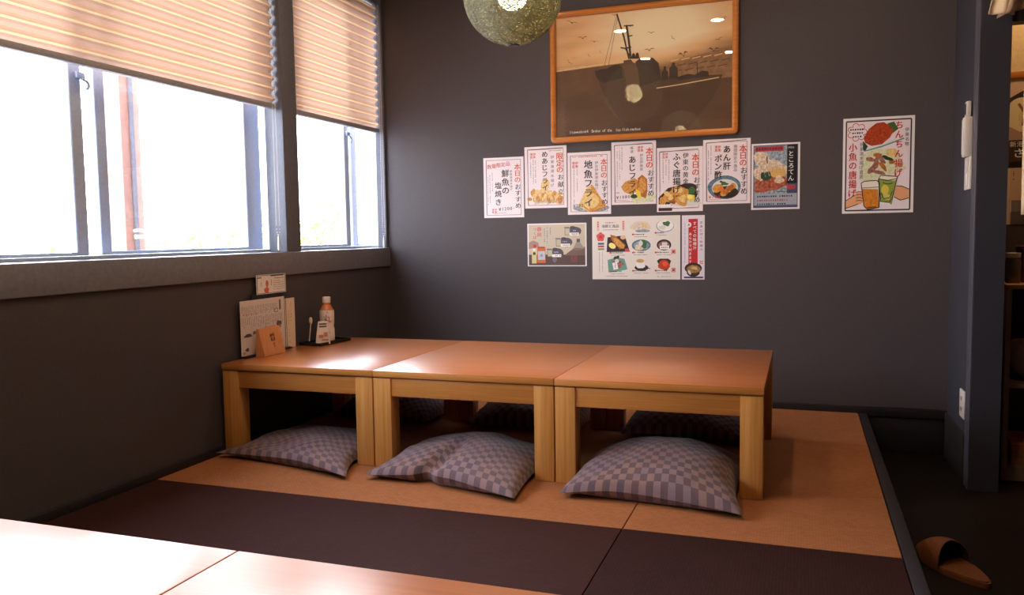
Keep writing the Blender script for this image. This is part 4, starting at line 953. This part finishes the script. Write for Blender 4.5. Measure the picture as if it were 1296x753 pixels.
# wall above the shelf: cream panel, fish poster, price list
mb = MB(); mb.box(.749, 1.9, YW-.006, YW-.0005, 1.42, CZ); struct(mb.build('trim_7', mottled('cream_wallpaper', rgb(226,196,150), rgb(214,182,134), 60, .6)), 'cream wall panel in the passage')
mb = MB(); mb.box(.749, 1.9, YW-.014, YW-.0065, 1.525, 1.555, 0, .002); struct(mb.build('trim_8', M['frame']), 'brown rail on the cream wall')
r = (.862, 1.521, 1.30, 1.16); s = sheet(r, (0, 0, 100, 82), 31)
s.rect(0, 0, 100, 60, flat(214,178,150,.4), 1); s.poly([(0,18),(14,10),(22,14),(22,22),(0,26)], DARKP, 2); s.ell(12, 40, 18, 22, flat(236,214,170,.4), 2, 0, .05); s.ell(34, 36, 26, 20, flat(226,196,150,.4), 2, .2, .05)
s.line([(8,24),(14,34),(12,46)], 2.5, flat(150,100,70,.4), 3); s.poly([(0,46),(10,52),(24,50),(24,60),(0,60)], flat(190,150,130,.4), 3)
s.rect(0, 60, 100, 82, flat(60,38,34,.4), 2); s.htext('新港直送', 1, 26, 64, CREAM, 6, 3, .02); s.htext('さしみ', 4, 36, 73, WH, 10, 3, .04)
hang(s, (r[0], r[1], r[2], r[3]), 'poster with a pale fish and dark title band above the shelf unit', None, 'food_poster').location.y = YW-.0068
r = (.862, 1.135, 1.22, .885); s = sheet(r, (0, 0, 100, 70), 32)
s.rect(0, 0, 100, 70, flat(228,194,168,.4), 1); s.rect(0, 0, 3, 70, flat(240,214,190,.4), 2)
for k in range(9): s.vmarks(7+k*10, 4, 16+(k*7 % 9), 2.4, K, 2)
s.rect(5, 40, 100, 54, flat(150,136,130,.4), 2); s.rect(5, 54, 100, 70, flat(112,98,100,.4), 2); s.rect(4, 40, 5.4, 55, WH, 3); s.vmarks(20, 46, 68, 3, K, 3); s.vmarks(24, 46, 68, 3, K, 3)
hang(s, r, 'cream price list with columns of writing, under the fish poster above the shelf', None, 'price_list')
# curtain on a rod in the passage
M['noren'] = mottled('cream_curtain_cloth', rgb(226,200,164), rgb(236,212,178), 30, .8)
M['norenb'] = mottled('striped_curtain_edge', rgb(176,140,118), rgb(206,172,140), 50, .8)
nr = thing('door_curtain', 'cream split curtain hanging on a rod across the passage', 'curtain', (.66, 3.60, 1.92))
b = MB(); b.tube([(0.0,0,0),(1.5,0,0)], .009, 0, 12); b.build('rod', M['plasticd'], nr)
def panel(x0, x1, zb0, zb1, folds, seed, name, mt, pull=0.0, amp=.012):
    b = MB(); nx, nz = 40, 20
    for j in range(nz+1):
        t = j/nz
        for i in range(nx+1):
            u = i/nx; zb = zb0+(zb1-zb0)*u; x = x0+(x1-x0)*u - pull*t*(1-.25*u)
            b.v.append((x, -.014+amp*math.sin(u*folds*2*PI+seed)*(.4+.6*t), .012+(zb-.012)*t))
    for j in range(nz):
        for i in range(nx):
            o = j*(nx+1)+i; b.face((o, o+1, o+nx+2, o+nx+1), 0, True)
    o = b.build(name, mt, nr, sharp=80); so = o.modifiers.new('thickness', 'SOLIDIFY'); so.thickness = .0025; return o
panel(.045, .12, -.245, -.255, 1.2, .4, 'cloth_panel', M['noren'], .05)
panel(.10, .17, -.262, -.235, 1.0, 2.2, 'cloth_panel', M['norenb'], .075, .016)
panel(.117, .62, -1.0, -1.0, 5, 1.5, 'cloth_panel', M['noren'], -.008)
# slippers on the lower floor
M['slip'] = mottled('brown_slipper_leather', rgb(128,76,42), rgb(108,62,34), 60, .5, .1)
M['slipin'] = mottled('dark_slipper_lining', rgb(54,34,26), rgb(44,28,22), 60, .7)
def slipper(x, y, rz, label):
    t = thing('slipper', label, 'slipper', (x, y, LOW), rz); t.scale = (1.12, 1.12, 1.12)
    def out(k, s=1.0):      # outline, toe at +y
        a = 2*PI*k/36; yy = .135*math.cos(a); w = .047+.007*math.cos(a)-.006*math.cos(2*a); return (w*math.sin(a)*s, yy*s)
    pts = [out(k) for k in range(36)]
    b = MB(); b.prism(pts, lambda p, q, d: (p, q, d), .0006, .014); b.build('sole', M['slip'], t, recalc=True)
    b = MB(); b.prism([out(k, .95) for k in range(36)], lambda p, q, d: (p, q, d), .0142, .017); b.build('insole', M['slip'], t, recalc=True)
    b = MB(); nu, nv = 24, 14                                # vamp arching over the toes
    for shell in (0, 1):
        o = len(b.v); off = .003*shell
        for j in range(nv+1):
            f = j/nv; yy = -.01+.143*f
            a = math.acos(max(-1, min(1, yy/.135))); w = (.047+.007*math.cos(a)-.006*math.cos(2*a))*math.sin(a)+.0015-off
            h = .062*(1-f**2.2)+.012-off
            for i in range(nu+1):
                ph_ = PI*i/nu; yo = -.03*math.cos(ph_-PI/2)**2*(1-f)*-.8
                b.v.append((w*math.cos(ph_), yy+yo*.6, .006+h*math.sin(ph_)**.8))
        for j in range(nv):
            for i in range(nu):
                q = (o+j*(nu+1)+i, o+j*(nu+1)+i+1, o+(j+1)*(nu+1)+i+1, o+(j+1)*(nu+1)+i); b.face(q if shell else q[::-1], shell, True)
    n2 = (nv+1)*(nu+1)
    for i in range(nu): b.face((i, i+1, n2+i+1, n2+i), 0, True)
    b.build('vamp', [M['slip'], M['slipin']], t, sharp=60)
    return t
slipper(.45, 2.78, .55, 'brown slipper left on the dark floor against the platform edge')

# ------------------------------------------------------------------ outside the window
mb = MB(); mb.box(-60, XL-.3, -20, 60, -.75, -.7); struct(mb.build('ground', mottled('pale_paving', rgb(196,190,180), rgb(206,202,194), 3, .8)), 'pale ground outside')
b = MB(); b.box(-.06, .06, -.06, .06, 0, 3.4, 0, .006); po = thing('porch_post', 'beige wooden porch post standing just outside the wide window', 'post', (-3.0, 3.055, -.7))
b.build('post', mottled('weathered_post_wood', rgb(180,130,112), rgb(196,146,126), 20, .6), po)
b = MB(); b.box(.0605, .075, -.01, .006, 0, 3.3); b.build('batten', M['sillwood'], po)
b = MB(); pts = [(.095, -.02+.05*math.cos(k*.3), 1.6+.02*math.sin(k*.3)) for k in range(8)]; b.box(.0755, .09, -.03, .03, 1.58, 1.6, 0, .003); b.tube(pts, .007, 0, 8); b.build('bracket', M['plastic'], po)
M['leafy'] = mottled('yellow_green_leaf', rgb(206,196,90), rgb(170,176,70), 4, .6); M['bark'] = mottled('shrub_bark', rgb(120,96,76), rgb(104,82,64), 20, .8)
def shrub(x, y, h, r, seed, label):
    rnd = random.Random(seed); t = thing('shrub', label, 'shrub', (x, y, -.7), 0, 'shrubs outside the windows')
    b = MB()
    tips = []
    for k in range(14):
        a = rnd.uniform(0, 6.28); rr = r*rnd.uniform(.2, .9); tip = (rr*math.cos(a), rr*math.sin(a), h*rnd.uniform(.6, 1)); tips.append(tip)
        b.tube([(0,0,0), (tip[0]*.3, tip[1]*.3, tip[2]*.45), tip], [.025,.014,.004], 0, 6)
    b.build('stems', M['bark'], t)
    b = MB()
    for k in range(1100):
        tp = rnd.choice(tips); c = Vector((tp[0]+rnd.gauss(0, r*.22), tp[1]+rnd.gauss(0, r*.22), min(h*1.05, tp[2]*rnd.uniform(.45,1.0)+rnd.gauss(0,.06))))
        d = Vector((rnd.gauss(0,1), rnd.gauss(0,1), rnd.gauss(0,.7))).normalized(); u = d.orthogonal().normalized(); w = d.cross(u); l = rnd.uniform(.05,.1)
        b.add([c, c+u*l*.5+w*l*.28, c+u*l, c+u*l*.5-w*l*.28+d*l*.1], [(0,1,2,3)], 0)
    b.build('foliage', M['leafy'], t)
shrub(-5.2, 5.3, 1.72, .75, 1, 'pale yellow-green shrub outside, seen low through the wide window')
shrub(-5.0, 6.9, 2.0, .8, 2, 'pale yellow-green shrub outside beside the window mullion')
shrub(-5.0, 8.55, 2.05, .75, 3, 'pale yellow-green shrub outside, seen through the narrow window')
# parked car far off
M['carglass'] = mottled('dark_car_glass', rgb(40,50,70), rgb(50,60,80), 5, .1)
car = thing('car', 'small pale blue car parked beyond the shrubs', 'car', (-9.5, 11.55, -.7), math.radians(15))
body = [(-1.75,.28),(-1.8,.7),(-1.55,.92),(-1.1,.98),(-.65,1.45),(.75,1.48),(1.25,1.02),(1.7,.9),(1.8,.6),(1.78,.28)]
b = MB(); b.prism(body, lambda p, q, d: (d, p, q), -.72, .72); b.build('car_body', mottled('pale_blue_paint', rgb(110,150,190), rgb(120,160,200), 5, .3, Coat_Weight=.6), car, recalc=True)
for d in (-.725, .721):
    for pl in ([(-.95,1.0),(-.58,1.38),(-.02,1.4),(-.02,1.0)], [(.06,1.0),(.06,1.4),(.7,1.4),(1.08,1.02)]):
        b = MB(); b.prism(pl, lambda p, q, dd: (dd, p, q), d, d+.004); b.build('car_window', M['carglass'], car, recalc=True)
for yy in (-1.15, 1.15):
    for xx in (-.74, .62):
        b = MB(); b.prism([(.31*math.cos(2*PI*k/24), .31*math.sin(2*PI*k/24)) for k in range(24)], lambda p, q, d: (d, yy+p, .31+q), xx, xx+.12); b.build('wheel', M['black'], car, recalc=True)

# ------------------------------------------------------------------ light
w = bpy.data.worlds.new('daylight'); scene.world = w; w.use_nodes = True
nt = w.node_tree; nt.nodes.clear()
o = nt.nodes.new('ShaderNodeOutputWorld'); bg = N(nt, 'ShaderNodeBackground', Strength=12.5)
tc = nt.nodes.new('ShaderNodeTexCoord'); sp = nt.nodes.new('ShaderNodeSeparateXYZ'); L(nt, tc.outputs['Generated'], sp.inputs[0])
rr = ramp(nt, sp.outputs[2], [(0.0, (.96,.96,1.0,1)), (.12, (.92,.95,1.0,1)), (.7, (.70,.82,1.0,1))]); L(nt, rr.outputs[0], bg.inputs['Color'])
# broad glow of the sky around the hidden sun
vn = N(nt, 'ShaderNodeVectorMath', operation='NORMALIZE'); L(nt, tc.outputs['Generated'], vn.inputs[0])
dp = N(nt, 'ShaderNodeVectorMath', operation='DOT_PRODUCT'); L(nt, vn.outputs[0], dp.inputs[0]); dp.inputs[1].default_value = Vector((-.80, .48, .40)).normalized()
mx0 = N(nt, 'ShaderNodeMath', operation='MAXIMUM'); L(nt, dp.outputs['Value'], mx0.inputs[0]); mx0.inputs[1].default_value = 0.0
pw0 = N(nt, 'ShaderNodeMath', operation='POWER'); L(nt, mx0.outputs[0], pw0.inputs[0]); pw0.inputs[1].default_value = 22.0
st0 = N(nt, 'ShaderNodeMath', operation='MULTIPLY_ADD'); L(nt, pw0.outputs[0], st0.inputs[0]); st0.inputs[1].default_value = 45.0; st0.inputs[2].default_value = 12.5
L(nt, st0.outputs[0], bg.inputs['Strength'])
L(nt, bg.outputs[0], o.inputs['Surface'])
def point(name, loc, e, col, r):
    ld = bpy.data.lights.new(name, 'POINT'); ld.energy = e; ld.color = col; ld.shadow_soft_size = r
    lo = bpy.data.objects.new(name, ld); COL.objects.link(lo); lo.location = loc; return lo
point('passage_lamp', (1.15, 3.95, 2.2), 22, (1.0,.70,.38), .08)

# ------------------------------------------------------------------ camera
cam = bpy.data.cameras.new('camera'); co = bpy.data.objects.new('camera', cam); COL.objects.link(co)
F_PX = 1039.27; yaw, pitch, roll = -.3392, -.0766, -.0152
F = Vector((math.sin(yaw)*math.cos(pitch), math.cos(yaw)*math.cos(pitch), math.sin(pitch)))
r0 = Vector((math.cos(yaw), -math.sin(yaw), 0)); u0 = r0.cross(F)
R_ = r0*math.cos(roll)+u0*math.sin(roll); U_ = -r0*math.sin(roll)+u0*math.cos(roll)
mat4 = Matrix(((R_.x, U_.x, -F.x, 0), (R_.y, U_.y, -F.y, 0), (R_.z, U_.z, -F.z, .8741), (0,0,0,1)))
co.matrix_world = mat4
cam.sensor_width = 36; cam.sensor_fit = 'HORIZONTAL'; cam.lens = F_PX/1296*36; cam.clip_start = .02; cam.clip_end = 200
scene.camera = co
vs = scene.view_settings; vs.view_transform = 'Standard'; vs.look = 'None'; vs.gamma = 1; vs.exposure = 0.0; vs.use_curve_mapping = False
